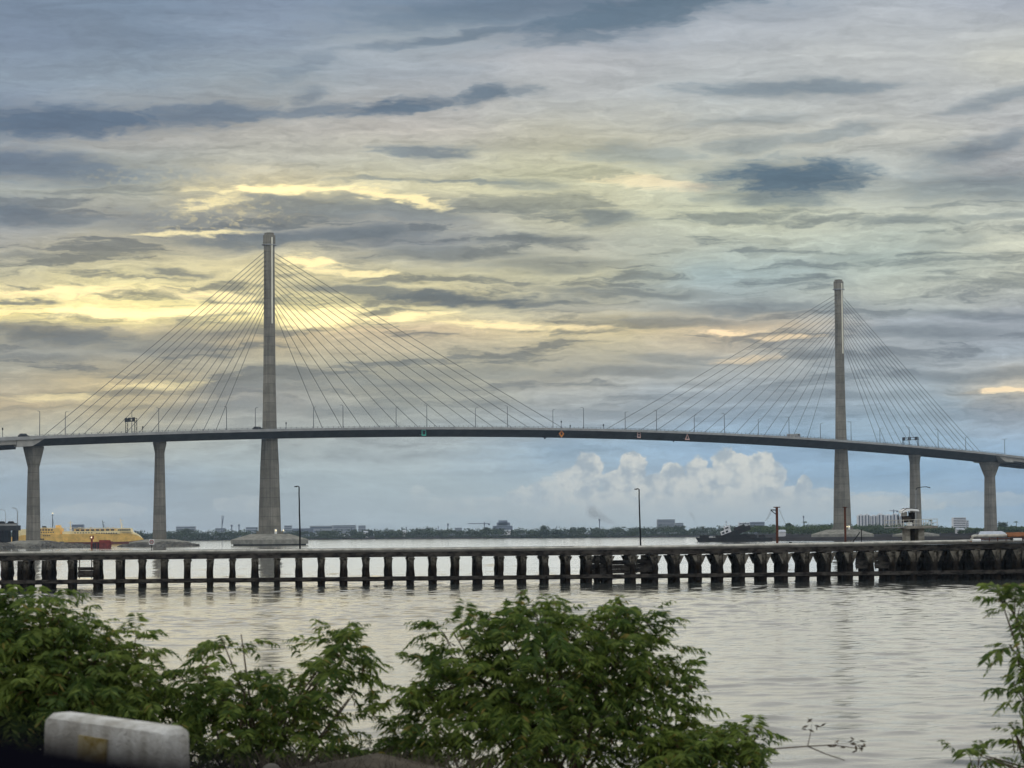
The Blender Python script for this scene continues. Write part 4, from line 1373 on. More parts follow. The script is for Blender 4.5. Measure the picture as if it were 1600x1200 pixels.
for x0, x1, yy in ((98, 184, 824.9), (118, 184, 825.8), (64, 97, 824.2)):
    rl.tube([(SX(x0), SY - 5.8, SZ(x0, yy)), (SX(x1), SY - 5.8, SZ(x1, yy))], .08, 5)
    for q in np.linspace(SX(x0), SX(x1), 14):
        rl.tube([(q, SY - 5.8, SZ(x0, yy + 2)), (q, SY - 5.8, SZ(x0, yy - .3))], .07, 5)
rl.build('railing', 'cream', ferry)
for px, y0_, y1_, m_, cross in ((82, 825, 803, 'black', 1.0), (110, 830, 814, 'cream', 1.6), (162, 826.5, 813, 'black', .7), (190, 825.5, 810, 'cream', 1.2)):
    mb = MB().tube([(SX(px), SY, SZ(px, y0_)), (SX(px - (2 if px > 150 else 0)), SY, SZ(px, y1_))], .28, 6, .14)
    mb.tube([(SX(px) - cross, SY, SZ(px, y1_ + 3)), (SX(px) + cross, SY, SZ(px, y1_ + 3))], .1, 5)
    mb.tube([(SX(px + 3), SY, SZ(px, y0_)), (SX(px), SY, SZ(px, y1_ + 6))], .1, 5)
    mb.build('mast', m_, ferry)
MB().tube([(SX(82), SY, SZ(82, 802.8)), (SX(82), SY, SZ(82, 801.4))], .4, 8).build('mast_light', 'flood', ferry)
for px in (104, 112, 126, 144, 170, 178):
    x_ = SX(px)
    z_ = SZ(px, 825.6 if px > 116 else 829)
    MB().loft([[(x_ - .5 + q * 1.6 * s2, SY - 5 + d, z_ + e) for d, e in ((-.3, .1), (.3, .1), (.6, .7), (-.6, .7))] for q, s2 in ((0, 1), (1, 1))]).build('life_raft', 'white', ferry)

# ------------------------------------------------------------------ left shore: viaduct, rocks, red barge
VY = 1120
vd = thing('low_viaduct', G(-20, VY), 'dark low road viaduct entering at the left edge behind the flared pier', 'viaduct')
xa, xb = P(-260, 825, VY).x, P(29, 825, VY).x
z0, z1 = P(15, 829, VY).z, P(15, 821, VY).z
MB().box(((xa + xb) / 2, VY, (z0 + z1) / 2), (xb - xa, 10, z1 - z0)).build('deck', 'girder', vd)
MB().box(((xa + xb) / 2, VY - 5.1, z1 + .3), (xb - xa, .25, .9)).build('parapet', 'fascia', vd)
for px in (2, 12, 24, -30, -70):
    MB().box((P(px, 840, VY).x, VY, z0 / 2), (1.5, 7, z0 - .02)).build('column', 'black', vd)
for px, yy in ((9, 815), (31, 818)):
    pass
for k, (px, ytop) in enumerate(((12, 796), (26.5, 793), (30, 794))):
    x_ = P(px, 820, VY).x
    zt_ = P(px, ytop, VY).z
    l = thing('viaduct_lamp', (x_, VY + (2 if k == 1 else -4.5), z1), ['curved arm lamp post at the left edge on the low viaduct', 'rear one of the paired lamp posts left of the flared pier', 'front one of the paired lamp posts left of the flared pier'][k], 'street lamp', 'lamps on the low viaduct')
    yy = VY + (2 if k == 1 else -4.5)
    MB().tube([(x_, yy, z1), (x_, yy, zt_ - 1.5)], .14, 6, .1).build('pole', 'steel', l)
    MB().tube([(x_, yy, zt_ - 1.5), (x_ - .6, yy, zt_ - .5), (x_ - 2.0, yy, zt_)], .08, 6).build('arm', 'steel', l)
    MB().box((x_ - 2.2, yy, zt_), (.8, .3, .15)).build('lamp_head', 'steel', l)
for k, px in enumerate((6, 20)):
    x_ = P(px, 820, VY).x
    c_ = thing('car', (x_, VY - 2, z1), ['dark car on the low viaduct at the left edge', 'second dark car on the low viaduct nearer the flared pier'][k], 'car', 'cars on the low viaduct')
    mb = MB()
    mb.loft([[(x_ + x * 4.4, VY - 2 + y, z1 + z * 1.9) for x, z in ((-.5, .15), (.5, .15), (.5, .5), (.25, .6), (.12, 1), (-.3, 1), (-.45, .6))] for y in (-.9, .9)])
    mb.build('body', 'trim', c_)
    for q in (-1.4, 1.4):
        for y in (-.8, .8):
            MB().tube([(x_ + q, VY - 2 + y - .1, z1 + .32), (x_ + q, VY - 2 + y + .1, z1 + .32)], .32, 10).build('wheel', 'black', c_)


def heap(name, pts, r, n, m, label, kind='stuff'):
    """a bank of boulders over a strip: pts are ground points, r the heap radius"""
    mb = MB()
    for k in range(n):
        q = rnd.random() * (len(pts) - 1)
        i = min(int(q), len(pts) - 2)
        c = Vector(pts[i]).lerp(Vector(pts[i + 1]), q - i)
        d = rnd.gauss(0, .5)
        c = c + Vector((rnd.gauss(0, 1.0), d * r, 0))
        zt_ = max(0, c.z * .72 * (1 - min(1, abs(d)) ** 1.5))
        s_ = rnd.uniform(.4, 1.4) * r * .075
        rings = []
        for z, k2 in ((-.8, .8), (0, 1), (.7, .55)):
            rings.append([Vector((c.x + s_ * 1.3 * k2 * math.cos(th) * rnd.uniform(.7, 1.2), c.y + s_ * k2 * math.sin(th) * rnd.uniform(.7, 1.2), zt_ + z * s_)) for th in np.arange(0, 6.28, 6.2832 / 6)])
        mb.loft(rings)
    o = mb.build(name, m)
    tag(o, label, 'rocks', kind=kind)
    return o


bY = 1055
heap('rock_bank', [G(px, bY, h) for px, h in ((-150, 3), (0, 2.5), (20, 2.2), (50, 3.4), (75, 3.2), (100, 2.2), (125, 1.4), (140, .5))], 10, 1300, 'rock', 'grey rubble bank around the foot of the left flared pier')
heap('rock_bank', [G(px, 1090, h) for px, h in ((190, .3), (215, 1.8), (240, 2.6), (262, 2.6), (285, 1.8), (303, 1.0))], 8, 800, 'rock', 'rubble mound around the foot of the second pier')
MB().loft([[(G(px, 1090).x, 1090 + s2, z) for px, s2, z in ((193, -9, -.5), (306, -9, -.5), (306, 12, -.5), (193, 12, -.5))], [(G(px, 1090).x, 1090 + s2, z) for px, s2, z in ((195, -8.5, 1.2), (304, -8.5, 1.2), (302, 11, 1.2), (198, 11, 1.2))]]).build('islet', 'rock')['kind'] = 'structure'
tag(bpy.data.objects['islet'], 'flat grey base under the second pier', 'islet')
# red barge with beacon
ry = 1010
rb = thing('red_barge', G(160, ry), 'small red barge moored by the rubble left of the second pier', 'barge')
X0, X1 = P(145, 850, ry).x, P(175, 850, ry).x
zt_ = P(160, 845.5, ry).z
MB().loft([[(X0 + .8, ry - 1.6, -.3), (X1 - .8, ry - 1.6, -.3), (X1 - .8, ry + 1.6, -.3), (X0 + .8, ry + 1.6, -.3)], [(X0, ry - 2, zt_ - .3), (X1, ry - 2, zt_ - .1), (X1, ry + 2, zt_ - .1), (X0, ry + 2, zt_ - .3)]]).build('hull', 'red', rb)
MB().box(((X0 + X1) / 2 + 1, ry, zt_ + .1), ((X1 - X0) * .55, 2.4, .7)).build('cargo_hold', 'red', rb)
for px in (148, 151, 155):
    MB().tube([(P(px, 850, ry).x, ry - 2.2, -.5), (P(px, 850, ry).x, ry - 2.2, zt_ - .6)], .25, 6).build('fender_post', 'black', rb)
bx = P(143.5, 840, ry).x
bc = thing('harbour_beacon', (bx, ry, 0), 'red beacon with a white lamp left of the red barge', 'beacon')
zb0, zb1 = P(143.5, 847, ry).z, P(143.5, 834, ry).z
MB().tube([(bx, ry, -.5), (bx, ry, zb1 - 2.2)], .55, 8, .4).build('column', 'red', bc)
MB().tube([(bx, ry, zb1 - 2.2), (bx, ry, zb1 - .8)], .85, 10).build('lantern_house', 'red', bc)
MB().box((bx, ry - .8, zb1 - 1.5), (.5, .3, .6)).build('lamp', 'flood', bc)

# ------------------------------------------------------------------ wreck and spit on the right
wy = 1165
wr = thing('wrecked_barge', G(1150, wy), 'long black derelict barge lying low in the water left of the bracketed post', 'barge')
X0, X1 = P(1088, 845, wy).x, P(1205, 845, wy).x
zt_ = P(1140, 842, wy).z
MB().loft([[(X0 + 1.5, wy - 5, -.6), (X1, wy - 5, -.6), (X1, wy + 5, -.6), (X0 + 1.5, wy + 5, -.6)], [(X0, wy - 5.5, 1.9), (X1, wy - 5.5, 1.6), (X1, wy + 5.5, 1.6), (X0, wy + 5.5, 1.9)]]).build('hull', 'hull', wr)
for k in range(24):
    px = rnd.uniform(1095, 1200)
    hh_ = rnd.uniform(.6, 1.9)
    MB().box((P(px, 842, wy).x, wy - 3 + rnd.uniform(0, 6), 1.7 + hh_ / 2), (rnd.uniform(.6, 3.4), rnd.uniform(.5, 2), hh_)).build('scrap_plate', 'far_white' if k in (3, 9, 14) else 'hull', wr)
tg = thing('wrecked_tug', G(1140, wy, 2.0), 'listing wrecked tug with pale broken superstructure on the black barge', 'wreck')
xc = P(1145, 835, wy).x
rot = Matrix.Rotation(R(-20), 3, 'Y')
def W(x_, y_, z_):
    v = rot @ Vector((x_, y_, z_))
    return Vector((xc - 1.5 + v.x, wy + v.y, 2.9 + v.z))
def wbox(name, x0, x1, z0, z1, hw, m, par=tg):
    return MB().loft([[W(x0, -hw, z0), W(x1, -hw, z0), W(x1, hw, z0), W(x0, hw, z0)], [W(x0, -hw * .95, z1), W(x1, -hw * .95, z1), W(x1, hw * .95, z1), W(x0, hw * .95, z1)]]).build(name, m, par)
MB().loft([[W(x_, y_, z_) for y_, z_ in ((-2.2 * k, -1.0), (2.2 * k, -1.0), (2.8 * k, 1.3), (-2.8 * k, 1.3))] for x_, k in ((-4, .85), (0, 1), (5, 1), (8, .7), (10.5, .15))]).build('hull', 'hull', tg)
wbox('deckhouse', -3.6, 1.2, 1.32, 3.0, 1.9, 'far_white')
wbox('wheelhouse', -1.4, 1.0, 3.02, 4.5, 1.5, 'far_white')
for x0, x1, z0, z1 in ((-3.2, -2.0, 1.7, 2.6), (-1.3, -.2, 1.7, 2.6), (-1.0, .6, 3.4, 4.1)):
    MB().loft([[W(x0, -2.05, z0), W(x1, -2.05, z0), W(x1, -2.05, z1), W(x0, -2.05, z1)], [W(x0, -1.3, z0), W(x1, -1.3, z0), W(x1, -1.3, z1), W(x0, -1.3, z1)]]).build('window', 'window', tg)
mb = MB()
for x_ in (-.8, .2, 1.4):
    mb.tube([W(x_, 0, 3), W(x_ + .3, 0, 6.0)], .12, 5)
mb.build('mast', 'far_white', tg)
cl_ = P(1170, 830, wy).x
MB().loft([[W(x_ , y_, z_) for y_, z_ in ((-2, 1.2), (2, 1.2), (1.6, 2.5), (-1.6, 2.5))] for x_ in (3, 8.2)]).build('hatch', 'hull', tg)


def terrain(name, pts, ydepth, label, m='mud'):
    """low shore: pts = (px, distance of the waterline, height)"""
    mb = MB()
    rings = []
    for px, Y, h in pts:
        p0 = G(px, Y)
        q = lambda d, z: Vector((p0.x * (Y + d) / Y, Y + d, z))
        rings.append([q(-6, -.8), q(2, h * .35), q(14, h), q(60, h * 1.05), q(ydepth, h * 1.1), q(ydepth, -2)])
    mb.loft(rings)
    o = mb.build(name, m, smooth=False)
    tag(o, label, 'shore', kind='structure')
    return o


terrain('shore', [(px, Y + 25 * math.sin(px * .013), 1.5 + .3 * math.sin(px * .03)) for px, Y in [(-700, 2350), (-300, 2320), (0, 2300), (200, 2290), (400, 2280), (600, 2260), (800, 2230), (1000, 2160), (1200, 2150), (1500, 2200), (2300, 2250)]], 4500, 'low dark far shore across the water')
terrain('shore', [(1150, 1640, .3), (1180, 1560, 1.6), (1240, 1500, 2.0), (1320, 1460, 2.2), (1420, 1440, 2.2), (1520, 1430, 2.2), (1700, 1430, 2.2), (2000, 1440, 2.2)], 640, 'low dark spit of land behind the far tower')


terrain('breakwater', [(1180, 1250, .2), (1200, 1185, .9), (1240, 1165, 1.3), (1320, 1150, 1.4), (1420, 1140, 1.3), (1520, 1130, 1.4), (1700, 1130, 1.4), (2000, 1140, 1.4)], 90, 'low dark breakwater in front of the far tower')


# ------------------------------------------------------------------ woods
def clump_mesh(centres, radii, per, size, name, m, parent=None, flat=.75, seed=1):
    """leaf clumps: little tilted quads through the volume of each crown"""
    g = np.random.default_rng(seed)
    n = len(centres)
    cen = np.repeat(np.array(centres), per, 0)
    rad = np.repeat(np.array(radii), per, 0)
    d = g.normal(size=(n * per, 3))
    d /= np.linalg.norm(d, axis=1, keepdims=True)
    r = g.random((n * per, 1)) ** .42
    lump = 1 + .35 * np.sin(d[:, :1] * 5 + cen[:, :1]) * np.cos(d[:, 2:3] * 6 + cen[:, 1:2])
    p = cen + d * r * rad * lump * np.array([1, 1, flat])
    a = g.normal(size=(n * per, 3))
    a /= np.linalg.norm(a, axis=1, keepdims=True)
    b_ = np.cross(a, g.normal(size=(n * per, 3)))
    b_ /= np.linalg.norm(b_, axis=1, keepdims=True)
    s_ = (size * g.uniform(.5, 1.3, (n * per, 1)))
    v = np.stack([p - a * s_, p + b_ * s_ * .7, p + a * s_, p - b_ * s_ * .7], 1).reshape(-1, 3)
    q = np.arange(len(v)).reshape(-1, 4)
    return np_mesh(name, v, q, m, parent)


g = np.random.default_rng(3)
cs, rs = [], []
for k in range(620):
    px = g.uniform(-350, 1350)
    Y0 = np.interp(px, [-700, 0, 400, 800, 1000, 1350], [2330, 2300, 2280, 2230, 2165, 2165]) + 25 * math.sin(px * .013)
    Y = Y0 + 25 + g.random() ** 1.5 * 160
    r = g.uniform(2.2, 4.6) + 1.4 * max(0, math.sin(px * .05)) * g.random()
    p = G(px, Y)
    cs.append((p.x, p.y, 1.6 + r * .75 + (Y - Y0) * .012))
    rs.append((r, r, r))
for k in range(420):
    px = g.uniform(-350, 1300)
    Y0 = np.interp(px, [-700, 0, 400, 800, 1000, 1350], [2330, 2300, 2280, 2230, 2165, 2165]) + 25 * math.sin(px * .013)
    p = G(px, Y0 + g.uniform(4, 22))
    r = g.uniform(1.0, 1.9)
    cs.append((p.x, p.y, .5 + r * .6))
    rs.append((r * 1.7, r, r))
o = clump_mesh(cs, [(q[0] * 1.5, q[1] * 1.2, q[2]) for q in rs], 110, .75, 'far_woods', 'mangrove', seed=8)
tag(o, 'dark blue green band of trees along the far shore', 'woods', kind='stuff')
cs, rs = [], []
for k in range(430):
    px = g.uniform(1165, 1900)
    Y = np.interp(px, [1160, 1240, 1320, 1420, 1900], [1640, 1530, 1495, 1470, 1465]) + g.random() ** 1.3 * 110
    r = g.uniform(2.0, 3.6) * np.interp(px, [1165, 1220, 1300, 1460, 1490, 1530, 1620], [.7, .95, 1.12, 1.12, .62, .55, .9])
    p = G(px, Y)
    cs.append((p.x, p.y, 2.0 + r * .72 + (Y - 1470) * .012))
    rs.append((r * 1.35, r * 1.2, r))
o = clump_mesh(cs, rs, 170, .5, 'mangrove_thicket', 'mangrove_green', seed=9)
tag(o, 'green mangrove thicket on the spit behind the far tower', 'mangroves', kind='stuff')


def tree(px, ytop, Y, wpx, label, m='mangrove', palm=False):
    sc = Y / FPX
    base = G(px, Y, 1.8)
    h = P(px, ytop, Y).z - base.z
    r = wpx * sc / 2
    t_ = thing('palm_tree' if palm else 'tree', base, label, 'palm tree' if palm else 'tree', 'trees standing above the shore woods')
    MB().tube([base, base + Vector((rnd.uniform(-.3, .3), 0, h * .5)), base + Vector((rnd.uniform(-.4, .4), 0, h * .92))], .32, 6, .14).build('trunk', 'bark', t_)
    if palm:
        mb = MB()
        top = base + ZUP * h * .92
        for k in range(14):
            a = k * 2 * math.pi / 14 + rnd.random()
            d = Vector((math.cos(a), math.sin(a), 0))
            L = r * rnd.uniform(.8, 1.2)
            sd_ = Vector((-d.y, d.x, 0)) * .45
            up = rnd.uniform(.2, .9)
            pts = [top, top + d * L * .5 + ZUP * (up * .7), top + d * L + ZUP * (up * .2 - L * .35)]
            mb.add([pts[0] - sd_ * .3, pts[0] + sd_ * .3, pts[1] + sd_ - ZUP * .2, pts[1], pts[1] - sd_ - ZUP * .2, pts[2]], [(0, 1, 2, 3), (0, 3, 4), (3, 2, 5), (4, 3, 5)])
        mb.build('crown', m, t_)
    else:
        cc = [(base.x + rnd.gauss(0, r * .42), base.y + rnd.gauss(0, r * .4), base.z + h * (.62 + rnd.uniform(-.22, .26))) for k in range(7)]
        clump_mesh(cc, [(r * .62, r * .6, min(r * .55, h * .3))] * 7, 130, .5, 'crown', m, t_, seed=int(px))


for k, (px, yt, Y, wp, m_, pl2, lb_) in enumerate((
        (848, 820.5, 2330, 20, 'mangrove', 0, 'rounded tall tree right of the stepped grey building on the far shore'),
        (670, 824, 2350, 16, 'mangrove', 0, 'rounded dark tree on the far shore below the third lamp right of the near tower'),
        (574, 826, 2350, 12, 'mangrove', 0, 'small tree beside the wide hangar on the far shore'),
        (290, 826, 2340, 16, 'mangrove', 0, 'dark tree in front of the pale block between second pier and near tower'),
        (760, 824, 2350, 14, 'mangrove', 0, 'dark tree left of the stepped grey building'),
        (1060, 822, 2250, 16, 'mangrove', 0, 'dark tree in front of the blue grey blocks at the middle right'),
        (912, 824, 2300, 18, 'mangrove', 0, 'low rounded tree left of the tall thin chimney'),
        (975, 822.5, 2300, 12, 'mangrove', 1, 'palm just right of the tall thin chimney'),
        (1098, 822, 2280, 10, 'mangrove', 1, 'palm above the black wrecked barge'),
        (1236, 817, 1640, 16, 'mangrove_green', 0, 'spreading tree right of the bracketed post'),
        (1258, 814, 1650, 9, 'mangrove_green', 1, 'thin palm right of the bracketed post'),
        (1455, 812, 1600, 7, 'mangrove_green', 1, 'short palm right of the loading platform'),
        (1588, 814, 1700, 9, 'mangrove', 1, 'round topped palm at the right edge beyond the rightmost pier'),
        (1570, 815.5, 1720, 22, 'mangrove', 0, 'broad dark tree just right of the rightmost pier'))):
    tree(px, yt, Y, wp, lb_, m_, bool(pl2))

# small pale houses along the far shore
for k, (px, py, wp, hp, Y, mm_, lb_) in enumerate(((792, 832.5, 12, 2.5, 2240, 'far_white', 'tiny white roofed shed below the stepped grey building'), (572, 834, 7, 2.5, 2270, 'far_white', 'tiny white house on the far shore near the small hangar tree'), (538, 837, 6, 2.5, 2270, 'far_white', 'tiny white hut low on the far shore right of the jetty lamp post'),
                                             (632, 833, 6, 2.5, 2265, 'far_white', 'tiny pale hut left of the rounded dark tree'), (1222, 834, 10, 3, 1500, 'far_white', 'small cream hut right of the bracketed post'), (1500, 831, 12, 3, 1455, 'far_white', 'small pale hut below the white block'))):
    Y += 75 if Y > 2000 else 25
    c_ = G(px, Y)
    sc = Y / FPX
    z1 = P(px, py - hp, Y).z
    hs = thing('shore_house', c_ + ZUP * 1.5, lb_, 'house', 'small houses along the shore')
    MB().box((c_.x, Y, (z1 + 1.2) / 2), (wp * sc, 6, z1 - 1.2)).build('wall', mm_, hs)
    MB().loft([[(c_.x - wp * sc * .56, Y - 3.6, z1), (c_.x + wp * sc * .56, Y - 3.6, z1), (c_.x + wp * sc * .56, Y + 3.6, z1), (c_.x - wp * sc * .56, Y + 3.6, z1)], [(c_.x - wp * sc * .5, Y - .2, z1 + 1.3), (c_.x + wp * sc * .5, Y - .2, z1 + 1.3), (c_.x + wp * sc * .5, Y + .2, z1 + 1.3), (c_.x - wp * sc * .5, Y + .2, z1 + 1.3)]]).build('roof', 'tin', hs)

# ------------------------------------------------------------------ city beyond
def block(px0, px1, ytop, Y, m, label, floors=6, cols=8, steps=None, name='apartment_block', cat='building'):
    sc = Y / FPX
    cx = (px0 + px1) / 2
    p = G(cx, Y)
    W_ = (px1 - px0) * sc
    zt_ = P(cx, ytop, Y).z
    bl = thing(name, p, label, cat)
    dp = max(12, W_ * .35)
    MB().box((p.x, Y + dp / 2, zt_ / 2), (W_, dp, zt_)).build('wall', m, bl)
    if steps:
        for a0, a1, yt in steps:
            z2 = P(cx, yt, Y).z
            xa, xb = P(a0, ytop, Y).x, P(a1, ytop, Y).x
            MB().box(((xa + xb) / 2, Y + dp / 2, (zt_ + z2) / 2 + .2), (xb - xa, dp * .8, z2 - zt_)).build('tower_storey', m, bl)
    z0 = 6.0
    if name == 'apartment_tower':
        for j in range(cols):
            x_ = p.x - W_ / 2 + W_ * (j + .5) / cols
            MB().box((x_, Y, (z0 + zt_) / 2), (W_ / cols * .42, .5, (zt_ - z0) * .94)).build('window_band', 'far_window', bl)
    else:
        for i in range(floors):
            z = z0 + (zt_ - z0) * (i + .5) / floors
            MB().box((p.x, Y, z), (W_ * .93, .5, (zt_ - z0) / floors * .42)).build('window_band', 'far_window', bl)
    return bl


block(112, 130, 819.5, 4200, 'far_dark', 'dark blue block rising behind the yellow ferry', 4, 5)
block(275, 305, 822.5, 5200, 'far_blue', 'pale wide block between the second pier and the near tower', 4, 8)
block(336, 352, 825, 5600, 'far_blue', 'faint low block left of the near tower', 3, 5)
block(384, 402, 823.5, 5600, 'far_blue', 'faint block just left of the near tower foot', 3, 5)
block(444, 456, 821, 5200, 'far_blue', 'faint block just right of the near tower foot', 4, 4)
block(457, 490, 825.5, 4200, 'far_dark', 'low long dark block behind the left jetty lamp post', 3, 8)
block(484, 520, 821.5, 4800, 'far_blue', 'wide hangar with pale roof right of the left jetty lamp post', 2, 10, name='hangar', cat='hangar')
block(519, 556, 820.5, 5000, 'far_blue', 'broad grey block beside the wide hangar', 5, 10)
block(560, 571, 821, 5000, 'far_blue', 'narrow grey block right of the broad block beside the hangar', 5, 3)
block(711, 722, 824.5, 5600, 'far_blue', 'tiny faint block left of the tower crane', 3, 3)
block(770, 801, 821.5, 3900, 'far_dark', 'stepped grey building alone above the far trees', 4, 7, steps=((776, 797, 816.5), (779, 793, 813.2)))
block(1027, 1055, 811.5, 4300, 'far_blue', 'tall blue grey block right of the jetty lamp post in the middle', 8, 8)
block(1055.5, 1068, 817, 4300, 'far_blue', 'lower wing beside the tall blue grey block', 5, 4)
block(1155, 1172, 816.5, 3600, 'far_white', 'pale long building left of the bracketed post', 3, 6)
block(1172.2, 1195, 815.5, 3600, 'far_dark', 'mauve grey long building left of the bracketed post', 3, 7)
tl = ['first', 'second', 'third', 'fourth', 'fifth', 'sixth', 'seventh']
for k, (a0, a1, yt) in enumerate(((1341, 1350, 805), (1351, 1360, 804.5), (1362, 1371, 806), (1372, 1383, 804), (1385, 1395, 805), (1396, 1405, 803.5), (1406.5, 1413, 806))):
    bl = block(a0, a1, yt, 3300, 'far_white', 'white apartment tower, %s from the left in the row right of the far tower' % tl[k], 9, 2, steps=((a0 + 2, a0 + 6, yt - 1.5),), name='apartment_tower')
    bl['group'] = 'row of white apartment towers'
block(1490, 1510, 808.5, 3000, 'far_white', 'white block alone between the two right piers', 6, 6)
block(1511, 1514, 813, 3000, 'far_white', 'narrow stair tower beside the lone white block', 4, 1)

# chimneys, masts and cranes
def mast(px, ytop, Y, r, label, name='chimney', m='far_dark', cage=True):
    p = G(px, Y)
    z1 = P(px, ytop, Y).z
    c_ = thing(name, p, label, name.replace('_', ' '))
    MB().tube([p, (p.x, Y, z1)], r, 8, r * .7).build('shaft', m, c_)
    if cage:
        MB().tube([(p.x, Y, z1 - 2.2), (p.x, Y, z1)], r * 1.5, 8).build('top_collar', m, c_)


mast(700, 818, 2600, .6, 'short dark chimney left of the tower crane')
mast(937, 811, 2600, .65, 'tall thin dark chimney above the far trees in the middle')
mast(362, 820, 2900, .8, 'left one of two dark chimneys left of the near tower')
mast(373.5, 819.5, 2900, .8, 'right one of two dark chimneys left of the near tower')
mast(628, 823.5, 2700, .4, 'left one of two short masts near the rounded dark tree', 'radio_mast')
mast(635, 823, 2700, .4, 'right one of two short masts near the rounded dark tree', 'radio_mast')
mast(870, 822, 2700, .35, 'short mast right of the stepped grey building', 'radio_mast')
mast(1135, 814, 2700, .35, 'thin mast above the wrecked tug', 'radio_mast')
mast(1256, 806, 2500, .5, 'thin dark mast right of the bracketed post', 'radio_mast')
mast(685, 822, 2700, .3, 'thin mast left of the short dark chimney', 'radio_mast')
for px, ytop, arm, Y, lb_ in ((757, 818, (-26, 7), 3000, 'tower crane with a long level jib left of the stepped grey building'), (1397, 798, (-7, 5), 3200, 'small tower crane above the white apartment towers'), (347, 808, (2, 3), 2900, 'slender crane with a steep jib left of the near tower')):
    p = G(px, Y)
    z1 = P(px, ytop, Y).z
    c_ = thing('tower_crane', p, lb_, 'crane', 'cranes on the skyline')
    MB().tube([p, (p.x, Y, z1 + 2)], .5, 4).build('mast', 'far_dark', c_)
    if px == 347:
        MB().tube([(p.x - 2, Y, 4), (p.x + 2.2, Y, z1 + 2)], .4, 4).build('jib', 'far_dark', c_)
    else:
        mb = MB().tube([(P(px + arm[0], ytop, Y).x, Y, z1), (P(px + arm[1], ytop, Y).x, Y, z1)], .45, 4)
        mb.build('jib', 'far_dark', c_)
        MB().box((P(px + arm[1], ytop, Y).x, Y, z1 - 1), (2.5, 1.5, 2)).build('counterweight', 'far_dark', c_)
        MB().box((p.x, Y - .8, z1 - 1), (1.6, 1.6, 2)).build('cab', 'far_dark', c_)


# smoke plumes rising from the far shore
def smoke(px0, py0, px1, py1, rpx, dens, Y, label):
    a, b_ = P(px0, py0, Y), P(px1, py1, Y)
    r = rpx * Y / FPX
    c = (a + b_) / 2
    hx, hz = abs(a.x - b_.x) / 2 + r, abs(a.z - b_.z) / 2 + r
    mb = MB()
    mb.loft([[(c.x + i * hx, Y + j * r, c.z + s_ * hz) for i, j in ((-1, -1), (1, -1), (1, 1), (-1, 1))] for s_ in (-1, 1)])
    mt = bpy.data.materials.new('smoke')
    mt.use_nodes = True
    nt = mt.node_tree
    nt.nodes.clear()
    t = NT(nt)
    geo = nt.nodes.new('ShaderNodeNewGeometry')
    ax = (b_ - a)
    L2 = ax.length_squared
    rel = t.vmath('SUBTRACT', geo.outputs['Position'], a)
    h = t.math('DIVIDE', t.vmath('DOT_PRODUCT', rel, ax), L2, clamp=True)
    hv = nt.nodes.new('ShaderNodeVectorMath')
    hv.operation = 'SCALE'
    hv.inputs[0].default_value = ax
    nt.links.new(h, hv.inputs['Scale'])
    dist = t.vmath('LENGTH', t.vmath('SUBTRACT', rel, hv.outputs[0]))
    nz = t.noise(geo.outputs['Position'], 3.0 / r, 4, .6)
    rad = t.math('MULTIPLY', t.math('MULTIPLY_ADD', h, .7, .3), r)
    f = t.mr(t.math('ADD', t.math('DIVIDE', dist, rad), t.math('MULTIPLY_ADD', nz, 1.6, -.8)), 1.0, .2, 0.0, dens)
    v = nt.nodes.new('ShaderNodeVolumePrincipled')
    v.inputs['Color'].default_value = (.42, .43, .46, 1)
    nt.links.new(f, v.inputs['Density'])
    out = nt.nodes.new('ShaderNodeOutputMaterial')
    nt.links.new(v.outputs[0], out.inputs['Volume'])
    M['_s'] = mt
    tag(mb.build('smoke', '_s'), label, 'smoke', kind='stuff')


smoke(962, 820, 925, 800, 13, .045, 2800, 'faint grey smoke drifting beside the tall thin chimney')
smoke(1089, 820, 1080, 803, 5, .06, 2800, 'thin dark smoke plume above the far trees right of the middle')

